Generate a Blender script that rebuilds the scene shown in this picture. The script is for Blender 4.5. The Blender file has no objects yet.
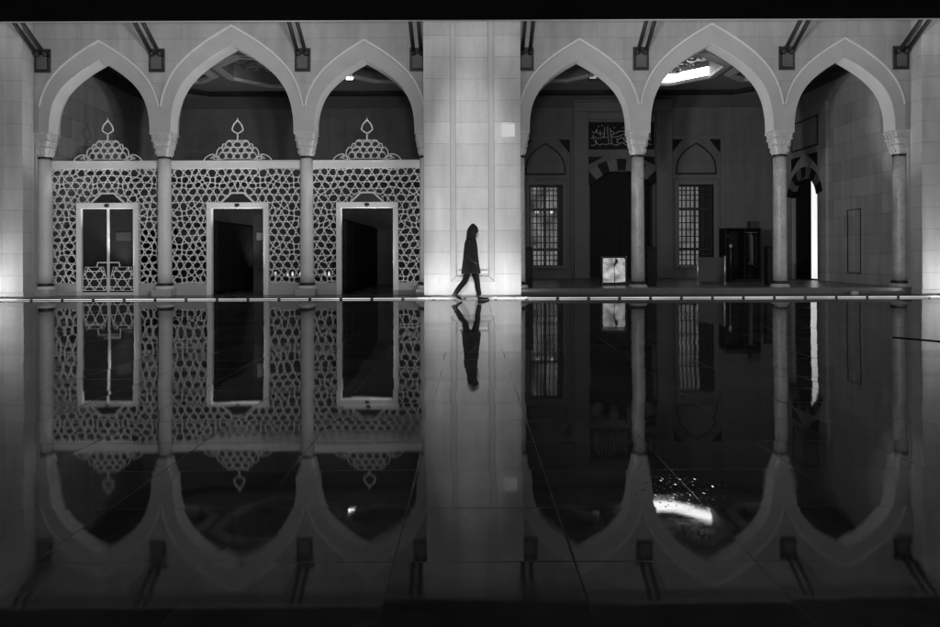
import bpy, math, random
from mathutils import Vector
random.seed(7)
R = math.radians
sc = bpy.context.scene
COL = sc.collection
XC = 0.063                      # axis of symmetry of the building

# ------------------------------------------------------------------ node helpers
def g3(v): return (v, v, v, 1.0)

class NT:
    def __init__(s, name):
        s.m = bpy.data.materials.new(name); s.m.use_nodes = True
        s.t = s.m.node_tree; s.t.nodes.clear()
        s.out = s.n('ShaderNodeOutputMaterial')
    def n(s, typ, **kw):
        nd = s.t.nodes.new(typ)
        for k, v in kw.items(): setattr(nd, k, v)
        return nd
    def l(s, a, b): s.t.links.new(a, b)
    def put(s, sock, v):
        if hasattr(v, 'is_linked') or hasattr(v, 'links'): s.l(v, sock)
        else: sock.default_value = v
    def math(s, op, a, b=0.0):
        nd = s.n('ShaderNodeMath', operation=op); s.put(nd.inputs[0], a); s.put(nd.inputs[1], b); return nd.outputs[0]
    def obj(s): return s.n('ShaderNodeTexCoord').outputs['Object']
    def pos(s): return s.n('ShaderNodeNewGeometry').outputs['Position']
    def noise(s, vec, scale, detail=4, rough=.55):
        nd = s.n('ShaderNodeTexNoise'); s.l(vec, nd.inputs['Vector'])
        nd.inputs['Scale'].default_value = scale; nd.inputs['Detail'].default_value = detail
        nd.inputs['Roughness'].default_value = rough; return nd.outputs['Fac']
    def scale(s, vec, xyz):
        nd = s.n('ShaderNodeMapping'); nd.inputs['Scale'].default_value = xyz; s.l(vec, nd.inputs['Vector']); return nd.outputs[0]
    def ramp(s, fac, a, b, p0=0.3, p1=0.7):
        nd = s.n('ShaderNodeMapRange'); s.l(fac, nd.inputs[0])
        nd.inputs[1].default_value = p0; nd.inputs[2].default_value = p1
        nd.inputs[3].default_value = a; nd.inputs[4].default_value = b; return nd.outputs[0]
    def grey(s, val):
        nd = s.n('ShaderNodeCombineColor'); [s.l(val, nd.inputs[i]) for i in range(3)]; return nd.outputs[0]
    def bump(s, h, strength, dist=.01):
        nd = s.n('ShaderNodeBump'); nd.inputs['Strength'].default_value = strength
        nd.inputs['Distance'].default_value = dist; s.l(h, nd.inputs['Height']); return nd.outputs[0]
    def bsdf(s, col, rough=.6, normal=None, metal=0.0, ior=1.45, spec=.5):
        p = s.n('ShaderNodeBsdfPrincipled')
        s.put(p.inputs['Base Color'], col); s.put(p.inputs['Roughness'], rough)
        p.inputs['Metallic'].default_value = metal; p.inputs['IOR'].default_value = ior
        p.inputs['Specular IOR Level'].default_value = spec
        if normal is not None: s.l(normal, p.inputs['Normal'])
        s.l(p.outputs[0], s.out.inputs[0]); return p

def mat_noise(name, base, var=.15, scale=3.0, rough=.6, bump=.15, metal=0.0, spec=.5, fine=60):
    t = NT(name); o = t.pos()
    a = t.noise(o, scale, 6); b = t.noise(o, fine, 3)
    v = t.math('MULTIPLY', t.ramp(a, base*(1-var), base*(1+var)), t.ramp(b, 1-.4*var, 1+.4*var))
    t.bsdf(t.grey(v), t.ramp(a, max(.02, rough-.08), min(1, rough+.08)), t.bump(b, bump, .004), metal, spec=spec)
    return t.m

def mat_stone(name, base, w=1.15, h=.535, zoff=0.0, mortar=.6, var=.13, rough=.6, off=.5):
    t = NT(name); p = t.pos()
    sx = t.n('ShaderNodeSeparateXYZ'); t.l(p, sx.inputs[0])
    cb = t.n('ShaderNodeCombineXYZ')
    t.l(t.math('ADD', sx.outputs[0], sx.outputs[1]), cb.inputs[0])
    t.l(t.math('ADD', sx.outputs[2], zoff), cb.inputs[1])
    br = t.n('ShaderNodeTexBrick'); t.l(cb.outputs[0], br.inputs['Vector'])
    br.offset = off
    br.inputs['Scale'].default_value = 1.0
    br.inputs['Color1'].default_value = g3(base*(1-var)); br.inputs['Color2'].default_value = g3(base*(1+var))
    br.inputs['Mortar'].default_value = g3(base*mortar)
    br.inputs['Mortar Size'].default_value = .007; br.inputs['Mortar Smooth'].default_value = .3
    br.inputs['Brick Width'].default_value = w; br.inputs['Row Height'].default_value = h
    n1 = t.noise(t.scale(p, (1, 1, .45)), 1.6, 8, .65); n2 = t.noise(p, 35, 4)
    n3 = t.noise(t.scale(p, (3.0, 3.0, .25)), 1.3, 5)
    f = t.math('MULTIPLY', t.ramp(n1, .86, 1.12), t.ramp(n2, .93, 1.07))
    f = t.math('MULTIPLY', f, t.ramp(n3, .85, 1.08))
    mx = t.n('ShaderNodeMix', data_type='RGBA', blend_type='MULTIPLY'); mx.inputs[0].default_value = 1.0
    t.l(br.outputs['Color'], mx.inputs[6]); t.l(t.grey(f), mx.inputs[7])
    hgt = t.math('ADD', t.math('MULTIPLY', br.outputs['Fac'], -1.0), t.math('MULTIPLY', n2, .25))
    t.bsdf(mx.outputs[2], rough, t.bump(hgt, .45, .008))
    return t.m

def mat_emit(name, col, strength):
    t = NT(name); e = t.n('ShaderNodeEmission'); e.inputs[0].default_value = g3(col); e.inputs[1].default_value = strength
    t.l(e.outputs[0], t.out.inputs[0]); return t.m

def mat_emit_noise(name, lo, hi, scale=(2, 2, 2), p0=.35, p1=.65):
    t = NT(name); o = t.pos(); f = t.noise(t.scale(o, scale), 1.0, 4)
    e = t.n('ShaderNodeEmission'); t.l(t.ramp(f, lo, hi, p0, p1), e.inputs[1]); e.inputs[0].default_value = g3(1)
    t.l(e.outputs[0], t.out.inputs[0]); return t.m

def mat_wet_floor():
    """wet paving: slabs .766 x .60 m, each one tipped a hair, shallow joints, a film of water"""
    t = NT('wet_paving'); p = t.pos()
    sx = t.n('ShaderNodeSeparateXYZ'); t.l(p, sx.inputs[0])
    wob = t.math('MULTIPLY', t.math('SUBTRACT', t.noise(p, .8, 2), .5), .03)
    u = t.math('ADD', t.math('DIVIDE', t.math('ADD', sx.outputs[0], .32), .748), wob)
    v = t.math('ADD', t.math('DIVIDE', t.math('ADD', sx.outputs[1], .19), .60), wob)
    iu = t.math('FLOOR', u); iv = t.math('FLOOR', v)
    cb = t.n('ShaderNodeCombineXYZ'); t.l(iu, cb.inputs[0]); t.l(iv, cb.inputs[1])
    wn = t.n('ShaderNodeTexWhiteNoise', noise_dimensions='2D'); t.l(cb.outputs[0], wn.inputs['Vector'])
    sc_ = t.n('ShaderNodeSeparateColor'); t.l(wn.outputs['Color'], sc_.inputs[0])
    fu = t.math('FRACT', u); fv = t.math('FRACT', v)
    du = t.math('MULTIPLY', t.math('MINIMUM', fu, t.math('SUBTRACT', 1.0, fu)), .748)
    dv = t.math('MULTIPLY', t.math('MINIMUM', fv, t.math('SUBTRACT', 1.0, fv)), .60)
    dmin = t.math('MINIMUM', du, dv)
    # some joints are drowned by the water and some stand dry
    wet = t.ramp(t.noise(p, .45, 3), 0, 1, .45, .55)
    jw = t.math('ADD', .002, t.math('MULTIPLY', wet, .004))
    joint = t.math('MULTIPLY', t.math('LESS_THAN', dmin, jw), t.ramp(t.noise(p, .55, 3), .0, 1, .38, .56))
    n1 = t.noise(p, 1.2, 5); n2 = t.noise(p, 9, 5); n3 = t.noise(p, 140, 2)
    base = t.math('MULTIPLY', t.ramp(n1, .021, .042), t.ramp(n2, .85, 1.15))
    tone = t.math('MULTIPLY', base, t.ramp(sc_.outputs[2], .8, 1.25, 0, 1))
    col = t.math('MULTIPLY', tone, t.math('SUBTRACT', 1.0, t.math('MULTIPLY', joint, .7)))
    # slab tilt + slow undulation of the water + fine grain where the stone is drier
    tx = t.math('MULTIPLY', t.math('SUBTRACT', sc_.outputs[0], .5), .0075)
    ty = t.math('MULTIPLY', t.math('SUBTRACT', sc_.outputs[1], .5), .0055)
    wx = t.math('MULTIPLY', t.math('SUBTRACT', t.noise(p, 2.6, 5, .62), .5), .006)
    # a worn, grainy patch where the water film breaks up
    vd = t.n('ShaderNodeVectorMath', operation='DISTANCE'); t.l(p, vd.inputs[0]); vd.inputs[1].default_value = (1.12, 3.66, -.25)
    worn = t.math('MULTIPLY', t.ramp(vd.outputs['Value'], 1, 0, .04, .30), t.ramp(t.noise(p, 7, 5), 0, 1, .35, .6))
    wf = t.n('ShaderNodeTexVoronoi'); t.l(t.scale(p, (1, .55, 1)), wf.inputs['Vector']); wf.inputs['Scale'].default_value = 85
    sf = t.n('ShaderNodeSeparateColor'); t.l(wf.outputs['Color'], sf.inputs[0])
    hit = t.math('LESS_THAN', sf.outputs[2], t.math('MULTIPLY', worn, .5))
    gx = t.math('MULTIPLY', hit, t.math('MULTIPLY', t.math('SUBTRACT', sf.outputs[0], .5), .07))
    gy = t.math('MULTIPLY', hit, t.math('MULTIPLY', t.math('SUBTRACT', sf.outputs[1], .8), .075))
    off = t.n('ShaderNodeCombineXYZ')
    rip = t.math('MULTIPLY', t.math('SUBTRACT', t.noise(t.scale(p, (1.2, .8, 1)), 5.5, 3), .5), .007)
    t.l(t.math('ADD', t.math('ADD', t.math('ADD', tx, wx), gx), rip), off.inputs[0])
    pw = t.n('ShaderNodeVectorMath', operation='ADD'); t.l(p, pw.inputs[0]); pw.inputs[1].default_value = (31, 7, 0)
    t.l(t.math('ADD', gy, t.math('ADD', ty, t.math('MULTIPLY', t.math('SUBTRACT', t.noise(pw.outputs[0], 2.6, 5, .62), .5), .005))), off.inputs[1])
    geo = t.n('ShaderNodeNewGeometry')
    ad = t.n('ShaderNodeVectorMath', operation='ADD'); t.l(geo.outputs['Normal'], ad.inputs[0]); t.l(off.outputs[0], ad.inputs[1])
    nm = t.n('ShaderNodeVectorMath', operation='NORMALIZE'); t.l(ad.outputs[0], nm.inputs[0])
    dry = t.ramp(t.noise(t.scale(p, (.35, 1.3, 1)), 1.1, 7, .7), 0, 1, .52, .66)
    bp = t.n('ShaderNodeBump'); bp.inputs['Distance'].default_value = .0010
    t.l(t.math('ADD', t.math('ADD', .02, t.math('MULTIPLY', dry, .09)), 0.0), bp.inputs['Strength'])
    t.l(t.math('SUBTRACT', n3, t.math('MULTIPLY', joint, 1.5)), bp.inputs['Height'])
    t.l(nm.outputs[0], bp.inputs['Normal'])
    rough = t.math('ADD', t.math('ADD', .012, t.math('MULTIPLY', dry, .032)), t.math('MULTIPLY', joint, .35))
    pr = t.bsdf(t.grey(col), rough, bp.outputs[0], ior=1.23)
    return t.m

M = {}
M['facade']  = mat_stone('facade_limestone', .32, 1.32, .56, .20, mortar=.72, var=.06)
M['pier']    = mat_stone('pier_limestone', .43, 2.6, .535, -.02, mortar=.70, var=.06, off=.0)
M['soft']    = mat_noise('carved_limestone', .36, .07, 2.2, .6, .12)
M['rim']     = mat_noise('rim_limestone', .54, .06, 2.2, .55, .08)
M['trim'] = mat_noise('portico_trim_stone', .13, .1, 2.0)
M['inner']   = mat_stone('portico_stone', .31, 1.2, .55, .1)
M['inner_shaded']  = mat_stone('portico_back_stone_shaded', .125, 1.2, .55, .1, mortar=.75, var=.06)  # same stone as the portico walls, back wall shade put into its colour
M['upper_band']  = mat_noise('upper_band_stone', .08, .1, 1.5)  # darker band along the head of the portico walls
M['marble']  = None
M['capital'] = mat_noise('carved_capital_stone', .40, .10, 9, .6, .25, fine=70)
M['metalw']  = mat_noise('pale_painted_metal', .66, .06, 3, .45, .05)
M['dark']    = mat_noise('dark_metal', .016, .3, 4, .45, .1)
M['black']   = mat_noise('black_soffit', .0025, .4, .7, .9, .1, spec=.04)
M['wood']    = mat_noise('dark_wood', .009, .4, 5, .6, .2, spec=.2)
M['darkst']  = mat_noise('dark_inlay_stone', .016, .3, 4, .4, .1)
M['blackst'] = mat_noise('black_inlay_stone', .008, .3, 4, .5, .1, spec=.2)
M['palest']  = mat_noise('pale_voussoir_stone', .13, .12, 4, .55, .1)
M['ring']    = mat_noise('bronze_ring', .03, .3, 6, .35, .1, metal=.6)
M['ceil']    = mat_noise('portico_ceiling_plaster', .24, .1, 1.2)
M['floor_in'] = mat_noise('portico_floor_stone', .10, .2, 2.5, .3, .05)
M['terr']    = mat_noise('terrace_stone', .08, .25, 3, .25, .08)
M['ground']  = mat_noise('dark_ground', .03, .3, .5, .7, .1)
M['glassd']  = mat_noise('dark_glass', .012, .1, 2, .08, .0)
M['smoke'] = mat_noise('smoked_glass', .035, .1, 2, .15, .0)
M['cover'] = mat_noise('grey_cast_cover', .075, .15, 5, .5, .1)
M['steel']   = mat_noise('brushed_steel', .55, .1, 6, .35, .05, metal=.8)
M['coat']    = mat_noise('coat_cloth', .013, .25, 14, .9, .5, spec=.15, fine=220)
M['trouser'] = mat_noise('trouser_cloth', .008, .25, 14, .9, .4, spec=.15, fine=220)
M['shoe']    = mat_noise('shoe_leather', .005, .3, 20, .6, .2, spec=.15)
M['skin']    = mat_noise('skin_tone', .12, .1, 12, .55, .1)
M['cloth1']  = mat_noise('grey_garment', .09, .2, 12, .9, .3)
M['callig']  = mat_noise('pale_gilded_lettering', .36, .1, 10, .45, .1)
M['wet'] = mat_wet_floor()
M['led']   = mat_emit_noise('step_light_glow', .75, 1.35, (.5, .5, .5))
M['lamp']  = mat_emit('cove_light_glow', 1.0, 9.0)
M['spot']  = mat_emit('spot_lens_glow', 1.0, 16.0)
M['walllamp'] = mat_emit('wall_lamp_glow', 1.0, .58)
M['weak'] = mat_emit('weak_lens_glow', 1.0, .35)
M['lens']  = mat_emit('floodlight_lens_glow', 1.0, 3.0)
M['doorlit'] = mat_emit_noise('lit_gap_glow', .85, 1.1, (3, 3, .5))
M['pane']  = mat_emit_noise('lit_window_glass', .04, .21, (2.2, 2.2, 1.6))
M['paneb'] = mat_emit_noise('dim_lit_window_glass', .09, .20, (2.2, 2.2, 1.6))
M['bulb']  = mat_emit('bulb_glow', 1.0, .9)
M['bulb2'] = mat_emit('hall_lamp_glow', 1.0, .75)
M['display'] = mat_emit_noise('display_panel_glow', .16, .62, (3.5, 3.5, 4.5))

def marble():
    t = NT('speckled_marble'); p = t.pos()
    vo = t.n('ShaderNodeTexVoronoi'); t.l(p, vo.inputs['Vector']); vo.inputs['Scale'].default_value = 16
    n1 = t.noise(t.scale(p, (1, 1, .6)), 5, 8, .7); n2 = t.noise(p, 40, 4)
    v = t.math('MULTIPLY', t.ramp(n1, .27, .46), t.ramp(n2, .80, 1.18))
    v = t.math('MULTIPLY', v, t.ramp(vo.outputs['Distance'], .78, 1.06, .0, .5))
    t.bsdf(t.grey(v), .42, t.bump(n2, .1, .003)); return t.m
M['marble'] = marble()
M['plainc'] = mat_noise('smooth_pale_column_stone', .56, .08, 3, .5, .08)

# ------------------------------------------------------------------ mesh helpers
class MB:
    def __init__(s): s.v = []; s.f = []
    def add(s, vs, fs):
        b = len(s.v); s.v += [tuple(v) for v in vs]; s.f += [tuple(b+i for i in f) for f in fs]; return s
    def box(s, x0, x1, y0, y1, z0, z1):
        vs = [(x, y, z) for z in (z0, z1) for y in (y0, y1) for x in (x0, x1)]
        return s.add(vs, [(0, 2, 3, 1), (4, 5, 7, 6), (0, 1, 5, 4), (2, 6, 7, 3), (0, 4, 6, 2), (1, 3, 7, 5)])
    def cbox(s, c, d):
        return s.box(c[0]-d[0]/2, c[0]+d[0]/2, c[1]-d[1]/2, c[1]+d[1]/2, c[2]-d[2]/2, c[2]+d[2]/2)
    def prism(s, poly, y0, y1):
        """x,z outline pushed from y0 to y1"""
        n = len(poly)
        vs = [(x, y0, z) for x, z in poly] + [(x, y1, z) for x, z in poly]
        return s.add(vs, [tuple(range(n-1, -1, -1)), tuple(range(n, 2*n))] + [(i, (i+1) % n, n+(i+1) % n, n+i) for i in range(n)])
    def rings(s, rs, cap=True):
        n = len(rs[0]); vs = [p for r in rs for p in r]; fs = []
        for k in range(len(rs)-1):
            for i in range(n):
                j = (i+1) % n; fs.append((k*n+i, k*n+j, (k+1)*n+j, (k+1)*n+i))
        if cap: fs += [tuple(range(n-1, -1, -1)), tuple((len(rs)-1)*n+i for i in range(n))]
        return s.add(vs, fs)
    def lathe(s, prof, c=(0, 0, 0), n=28, sq=None):
        return s.rings([[(c[0]+r*math.cos(2*math.pi*i/n), c[1]+r*math.sin(2*math.pi*i/n), c[2]+z) for i in range(n)] for r, z in prof])
    def tube(s, pts, r, n=8, cap=True, r2=None):
        pts = [Vector(p) for p in pts]; rs = []
        for k, p in enumerate(pts):
            t = (pts[min(k+1, len(pts)-1)] - pts[max(k-1, 0)]).normalized()
            a = t.cross(Vector((0, 1, 0)));
            if a.length < .1: a = t.cross(Vector((1, 0, 0)))
            a.normalize(); b = t.cross(a)
            rr = r if r2 is None else r + (r2-r)*k/(len(pts)-1)
            rs.append([p + rr*(a*math.cos(2*math.pi*i/n) + b*math.sin(2*math.pi*i/n)) for i in range(n)])
        return s.rings(rs, cap)
    def bar(s, a, b, w, d, y0):
        """flat strap from a to b (x,z), width w, from y0 to y0+d"""
        ax, az = a; bx, bz = b; L = math.hypot(bx-ax, bz-az) or 1e-6
        nx, nz = -(bz-az)/L*w/2, (bx-ax)/L*w/2
        return s.prism([(ax+nx, az+nz), (ax-nx, az-nz), (bx-nx, bz-nz), (bx+nx, bz+nz)], y0, y0+d)
    def build(s, name, mat, parent=None, smooth=False, bevel=0.0):
        me = bpy.data.meshes.new(name); me.from_pydata(s.v, [], s.f); me.update()
        o = bpy.data.objects.new(name, me); COL.objects.link(o)
        if mat: me.materials.append(M[mat] if isinstance(mat, str) else mat)
        if parent:
            o.parent = parent
            if parent.parent is None: o.matrix_parent_inverse = parent.matrix_basis.inverted()
        if smooth:
            for p in me.polygons: p.use_smooth = True
        if bevel:
            b = o.modifiers.new('edge', 'BEVEL'); b.width = bevel; b.segments = 2; b.limit_method = 'ANGLE'; b.angle_limit = R(40)
        fix(me); return o

def fix(me):
    import bmesh
    b = bmesh.new(); b.from_mesh(me); bmesh.ops.recalc_face_normals(b, faces=b.faces); b.to_mesh(me); b.free()

def tag(o, label=None, cat=None, group=None, kind=None):
    if label: o['label'] = label
    if cat: o['category'] = cat
    if group: o['group'] = group
    if kind: o['kind'] = kind
    return o

def thing(name, loc, label, cat, group=None):
    o = bpy.data.objects.new(name, None); COL.objects.link(o); o.location = loc
    o.empty_display_size = .1
    return tag(o, label, cat, group)

def copy_tree(o, parent=None):
    c = o.copy(); COL.objects.link(c)
    if parent:
        c.parent = parent; c.matrix_parent_inverse = o.matrix_parent_inverse.copy()
    for ch in list(o.children): copy_tree(ch, c)
    return c

# ------------------------------------------------------------------ polygon helpers
def clip(poly, a, b, c):
    """keep the side a*x+b*z<=c"""
    out = []
    for i in range(len(poly)):
        p, q = poly[i], poly[(i+1) % len(poly)]
        dp, dq = a*p[0]+b*p[1]-c, a*q[0]+b*q[1]-c
        if dp <= 0: out.append(p)
        if (dp < 0 < dq) or (dq < 0 < dp):
            t = dp/(dp-dq); out.append((p[0]+t*(q[0]-p[0]), p[1]+t*(q[1]-p[1])))
    return out

def area(poly):
    return .5*sum(poly[i][0]*poly[(i+1) % len(poly)][1]-poly[(i+1) % len(poly)][0]*poly[i][1] for i in range(len(poly)))

def ccw(poly): return poly if area(poly) > 0 else poly[::-1]

def inset(poly, d):
    poly = ccw(poly); out = list(poly)
    for i in range(len(poly)):
        p, q = poly[i], poly[(i+1) % len(poly)]
        L = math.hypot(q[0]-p[0], q[1]-p[1])
        if L < 1e-6: continue
        nx, nz = (q[1]-p[1])/L, -(q[0]-p[0])/L       # outward
        out = clip(out, nx, nz, nx*p[0]+nz*p[1]-d)
        if len(out) < 3: return []
    return out

def rounded(poly, k=.24):
    out = []
    n = len(poly)
    for i in range(n):
        p, c, q = poly[i-1], poly[i], poly[(i+1) % n]
        a = (c[0]+(p[0]-c[0])*k, c[1]+(p[1]-c[1])*k); b = (c[0]+(q[0]-c[0])*k, c[1]+(q[1]-c[1])*k)
        m = ((a[0]+b[0]+2*c[0])/4, (a[1]+b[1]+2*c[1])/4)
        out += [a, m, b]
    return out

def ray(poly, c, ang):
    dx, dz = math.cos(ang), math.sin(ang); best = None
    for i in range(len(poly)):
        p, q = poly[i], poly[(i+1) % len(poly)]
        ex, ez = q[0]-p[0], q[1]-p[1]; den = dx*ez-dz*ex
        if abs(den) < 1e-12: continue
        t = ((p[0]-c[0])*ez-(p[1]-c[1])*ex)/den; u = ((p[0]-c[0])*dz-(p[1]-c[1])*dx)/den
        if t > 0 and -1e-6 <= u <= 1+1e-6 and (best is None or t < best): best = t
    return (c[0]+best*dx, c[1]+best*dz) if best else None

def ring_samples(P, Q):
    c = (sum(p[0] for p in Q)/len(Q), sum(p[1] for p in Q)/len(Q))
    angs = sorted(set(round(math.atan2(p[1]-c[1], p[0]-c[0]), 5) for p in P+Q))
    o, i = [], []
    for a in angs:
        x, y = ray(P, c, a), ray(Q, c, a)
        if x and y: o.append(x); i.append(y)
    return o, i

def add_cell(mb, P, Q, y0, y1):
    """a pierced plate: outline P with the hole Q, between depths y0 and y1"""
    if len(Q) < 3 or abs(area(Q)) < 1.2e-4:
        mb.prism(ccw(P), y0, y1); return
    o, i = ring_samples(P, Q); n = len(o)
    vs = [(p[0], y0, p[1]) for p in o]+[(p[0], y0, p[1]) for p in i]+[(p[0], y1, p[1]) for p in o]+[(p[0], y1, p[1]) for p in i]
    fs = []
    for k in range(n):
        j = (k+1) % n
        fs += [(k, j, n+j, n+k), (2*n+k, 3*n+k, 3*n+j, 2*n+j), (n+k, n+j, 3*n+j, 3*n+k)]
    mb.add(vs, fs)

# ------------------------------------------------------------------ pentagon strapwork
def pent_cells(a, x0, x1, z0, z1):
    """cells of the interlaced pentagon pattern (mid-edge net of a pentagon + rhomb tiling), mirror line at x=0"""
    Rr = a/math.cos(R(36)); tiles = []
    def pent(cx, cz, up): return [(cx+Rr*math.cos(R(90+72*k+(0 if up else 180))), cz+Rr*math.sin(R(90+72*k+(0 if up else 180)))) for k in range(5)]
    v1 = 4*a*math.cos(R(54)); v2 = (2*a*math.cos(R(54)), 2*a*(math.sin(R(54))+1))
    nj = int((z1-z0)/v2[1])+3
    for j in range(-2, nj):
        for i in range(-40, 41):
            cx, cz = i*v1+j*v2[0], z0+j*v2[1]
            if cx < x0-1 or cx > x1+1: continue
            tiles += [pent(cx, cz, True), pent(cx+2*a*math.cos(R(54)), cz+2*a*math.sin(R(54)), False)]
            # thin rhomb between two neighbouring pentagons
            sde = 2*a*math.tan(R(36)); px, pz = cx+Rr*math.cos(R(18)), cz+Rr*math.sin(R(18))
            hx, hz = sde*math.sin(R(18)), sde*math.cos(R(18))
            tiles.append([(px, pz), (px-hx, pz-hz), (px, pz-2*hz), (px+hx, pz-hz)])
    def warp(p):
        x, z = p; k = a/.114
        return (x+.026*k*math.sin(2*math.pi*x/(.74*k))*math.cos(2*math.pi*z/(.83*k)), z+.026*k*math.cos(2*math.pi*x/(.62*k))*math.sin(2*math.pi*z/(.77*k)+1))
    tiles = [[warp(p) for p in t_] for t_ in tiles]
    key = lambda p: (round(p[0]*500), round(p[1]*500))
    vert = {}; cells = []
    for t in tiles:
        mids = [((t[k][0]+t[(k+1) % len(t)][0])/2, (t[k][1]+t[(k+1) % len(t)][1])/2) for k in range(len(t))]
        cells.append(mids)
        for k in range(len(t)):
            for v in (t[k], t[(k+1) % len(t)]):
                vert.setdefault(key(v), (v, {}))[1][key(mids[k])] = mids[k]
    for v, ms in vert.values():
        if len(ms) >= 3: cells.append(sorted(ms.values(), key=lambda m: math.atan2(m[1]-v[1], m[0]-v[0])))
    return cells

def mosaic_cells(pitch, x0, x1, z0, z1, seed=3):
    """irregular five and six sided cells, mirrored about x=0"""
    rnd = random.Random(seed); pts = []; row = .80*pitch; j = 0; z = z0-2*row
    px_, pz_ = 4, 5                                       # the design repeats every 4 cells by 5 rows
    jit = {(i, k): (rnd.uniform(-.30, .30)*pitch, rnd.uniform(-.22, .22)*pitch) for i in range(px_) for k in range(pz_)}
    while z < z1+2*row:
        i = 0; x = pitch/2 if j % 2 == 0 else 0.0
        while x < x1+3*pitch:
            dx, dz = jit[(i % px_, j % pz_)]
            if x == 0.0: pts.append((0.0, z+dz))
            else:
                if i == 0: dx *= .4
                pts += [(x+dx, z+dz), (-x-dx, z+dz)]
            x += pitch; i += 1
        z += row; j += 1
    cells = []
    for p in pts:
        if p[0] < x0-pitch or p[0] > x1+pitch: continue
        c = [(p[0]-2*pitch, p[1]-2*pitch), (p[0]+2*pitch, p[1]-2*pitch), (p[0]+2*pitch, p[1]+2*pitch), (p[0]-2*pitch, p[1]+2*pitch)]
        for q in pts:
            dx, dz = q[0]-p[0], q[1]-p[1]; d2 = dx*dx+dz*dz
            if 1e-9 < d2 < (3*pitch)**2:
                c = clip(c, dx, dz, (q[0]**2+q[1]**2-p[0]**2-p[1]**2)/2)
                if len(c) < 3: break
        cells.append(c)
    # weld the corners, then lace straps from edge middle to edge middle
    ver = []
    def snap(v):
        for k, u in enumerate(ver):
            if abs(u[0]-v[0]) < .17*pitch and abs(u[1]-v[1]) < .17*pitch: return k
        ver.append(v); return len(ver)-1
    out, at_ = [], {}
    for c in cells:
        ids = []
        for v in c:
            k = snap(v)
            if not ids or ids[-1] != k: ids.append(k)
        if len(ids) > 1 and ids[0] == ids[-1]: ids.pop()
        if len(ids) < 3: continue
        mids = []
        for k in range(len(ids)):
            i, j = ids[k], ids[(k+1) % len(ids)]; m_ = ((ver[i][0]+ver[j][0])/2, (ver[i][1]+ver[j][1])/2); mids.append(m_)
            for q in (i, j): at_.setdefault(q, {})[(min(i, j), max(i, j))] = m_
        out.append(mids)
    for q, ms in at_.items():
        if len(ms) >= 3: out.append(sorted(ms.values(), key=lambda m: math.atan2(m[1]-ver[q][1], m[0]-ver[q][0])))
    return out

def cen(p): return (sum(q[0] for q in p)/len(p), sum(q[1] for q in p)/len(p))

# ------------------------------------------------------------------ setting: ground, plaza, terrace
LEDY = 16.40
def plaza_z(y):
    t = max(0.0, (y-6.5)/(LEDY-6.5)); return -.25 + .205*t*t
m = MB()
ys = [-14, -8, -4, 0]+[.25*k for k in range(1, int(LEDY*4)+1)]; ys[-1] = LEDY
xs = [-45, -12, -6, 0, 6, 12, 45]
vs = [(x, y, plaza_z(y)) for y in ys for x in xs]; nx = len(xs)
m.add(vs, [(j*nx+i, j*nx+i+1, (j+1)*nx+i+1, (j+1)*nx+i) for j in range(len(ys)-1) for i in range(nx-1)])
tag(m.build('plaza', 'wet', smooth=True), kind='structure')
m = MB(); m.add([(-400, -400, -.5), (400, -400, -.5), (400, 400, -.5), (-400, 400, -.5)], [(0, 1, 2, 3)])
tag(m.build('ground', 'ground'), kind='structure')
m = MB(); m.box(-45, 45, LEDY+.012, 24.4, -.48, 0.0)
tag(m.build('terrace', 'terr'), kind='structure')
m = MB(); m.box(XC+1.1, XC+11.3, 17.12, 24.3, .001, .168)
tag(m.build('portico_floor', 'floor_in', bevel=.012), kind='structure')

step = thing('step_lights', (0, LEDY, 0), 'long dashed line of white light bars along the low step edge', 'light strip')
m = MB(); m.box(-13, 13, LEDY-.010, LEDY+.010, plaza_z(LEDY)-.03, -.0325); m.box(-13, 13, LEDY-.010, LEDY+.010, -.0155, -.0005)
m.build('channel', 'terr', step)
proto = None
for k in range(-17, 18):
    cx = XC + .18 + k*.748
    if proto is None:
        mm = MB(); mm.box(-.335, .335, LEDY-.006, LEDY+.011, -.032, -.0175)
        proto = mm.build('light_bar', 'led', step); o = proto
    else:
        o = proto.copy(); COL.objects.link(o); o.parent = step; o.matrix_parent_inverse = proto.matrix_parent_inverse.copy()
    o.location = (cx, 0, 0)

# ------------------------------------------------------------------ arcade
YF, YB = 17.20, 17.65
SPR = 4.16
COLS = [1.19, 4.246, 7.89, 10.966]
BAYS = [(COLS[i]+COLS[i+1], (COLS[i+1]-COLS[i])/2) for i in range(3)]
BAYS = [((COLS[i]+COLS[i+1])/2, (COLS[i+1]-COLS[i])/2) for i in range(3)]
APEX = [5.985, 6.36, 5.985]
def arch_prof(w, h, n=30):
    pts = [(1, 0), (.985, .20), (.925, .39), (.80, .565), (.60, .72), (.32, .868), (0, 1.0)]
    out = []
    for k in range(n+1):
        t = k/n*(len(pts)-1); i = min(int(t), len(pts)-2); f = t-i
        p0 = pts[i-1] if i > 0 else (1.0, -.2); p1, p2 = pts[i], pts[i+1]
        p3 = pts[i+2] if i+2 < len(pts) else (2*p2[0]-p1[0], 2*p2[1]-p1[1])
        q = []
        for d in (0, 1):
            q.append(.5*((2*p1[d])+(-p0[d]+p2[d])*f+(2*p0[d]-5*p1[d]+4*p2[d]-p3[d])*f*f+(-p0[d]+3*p1[d]-3*p2[d]+p3[d])*f**3))
        out.append((max(0, q[0])*w, q[1]*h))
    return out                                                   # from right spring up to the apex

def full_prof(cx, w, h):
    r = arch_prof(w, h); return [(cx-x, SPR+z) for x, z in r] + [(cx+x, SPR+z) for x, z in r[::-1][1:]]

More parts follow.
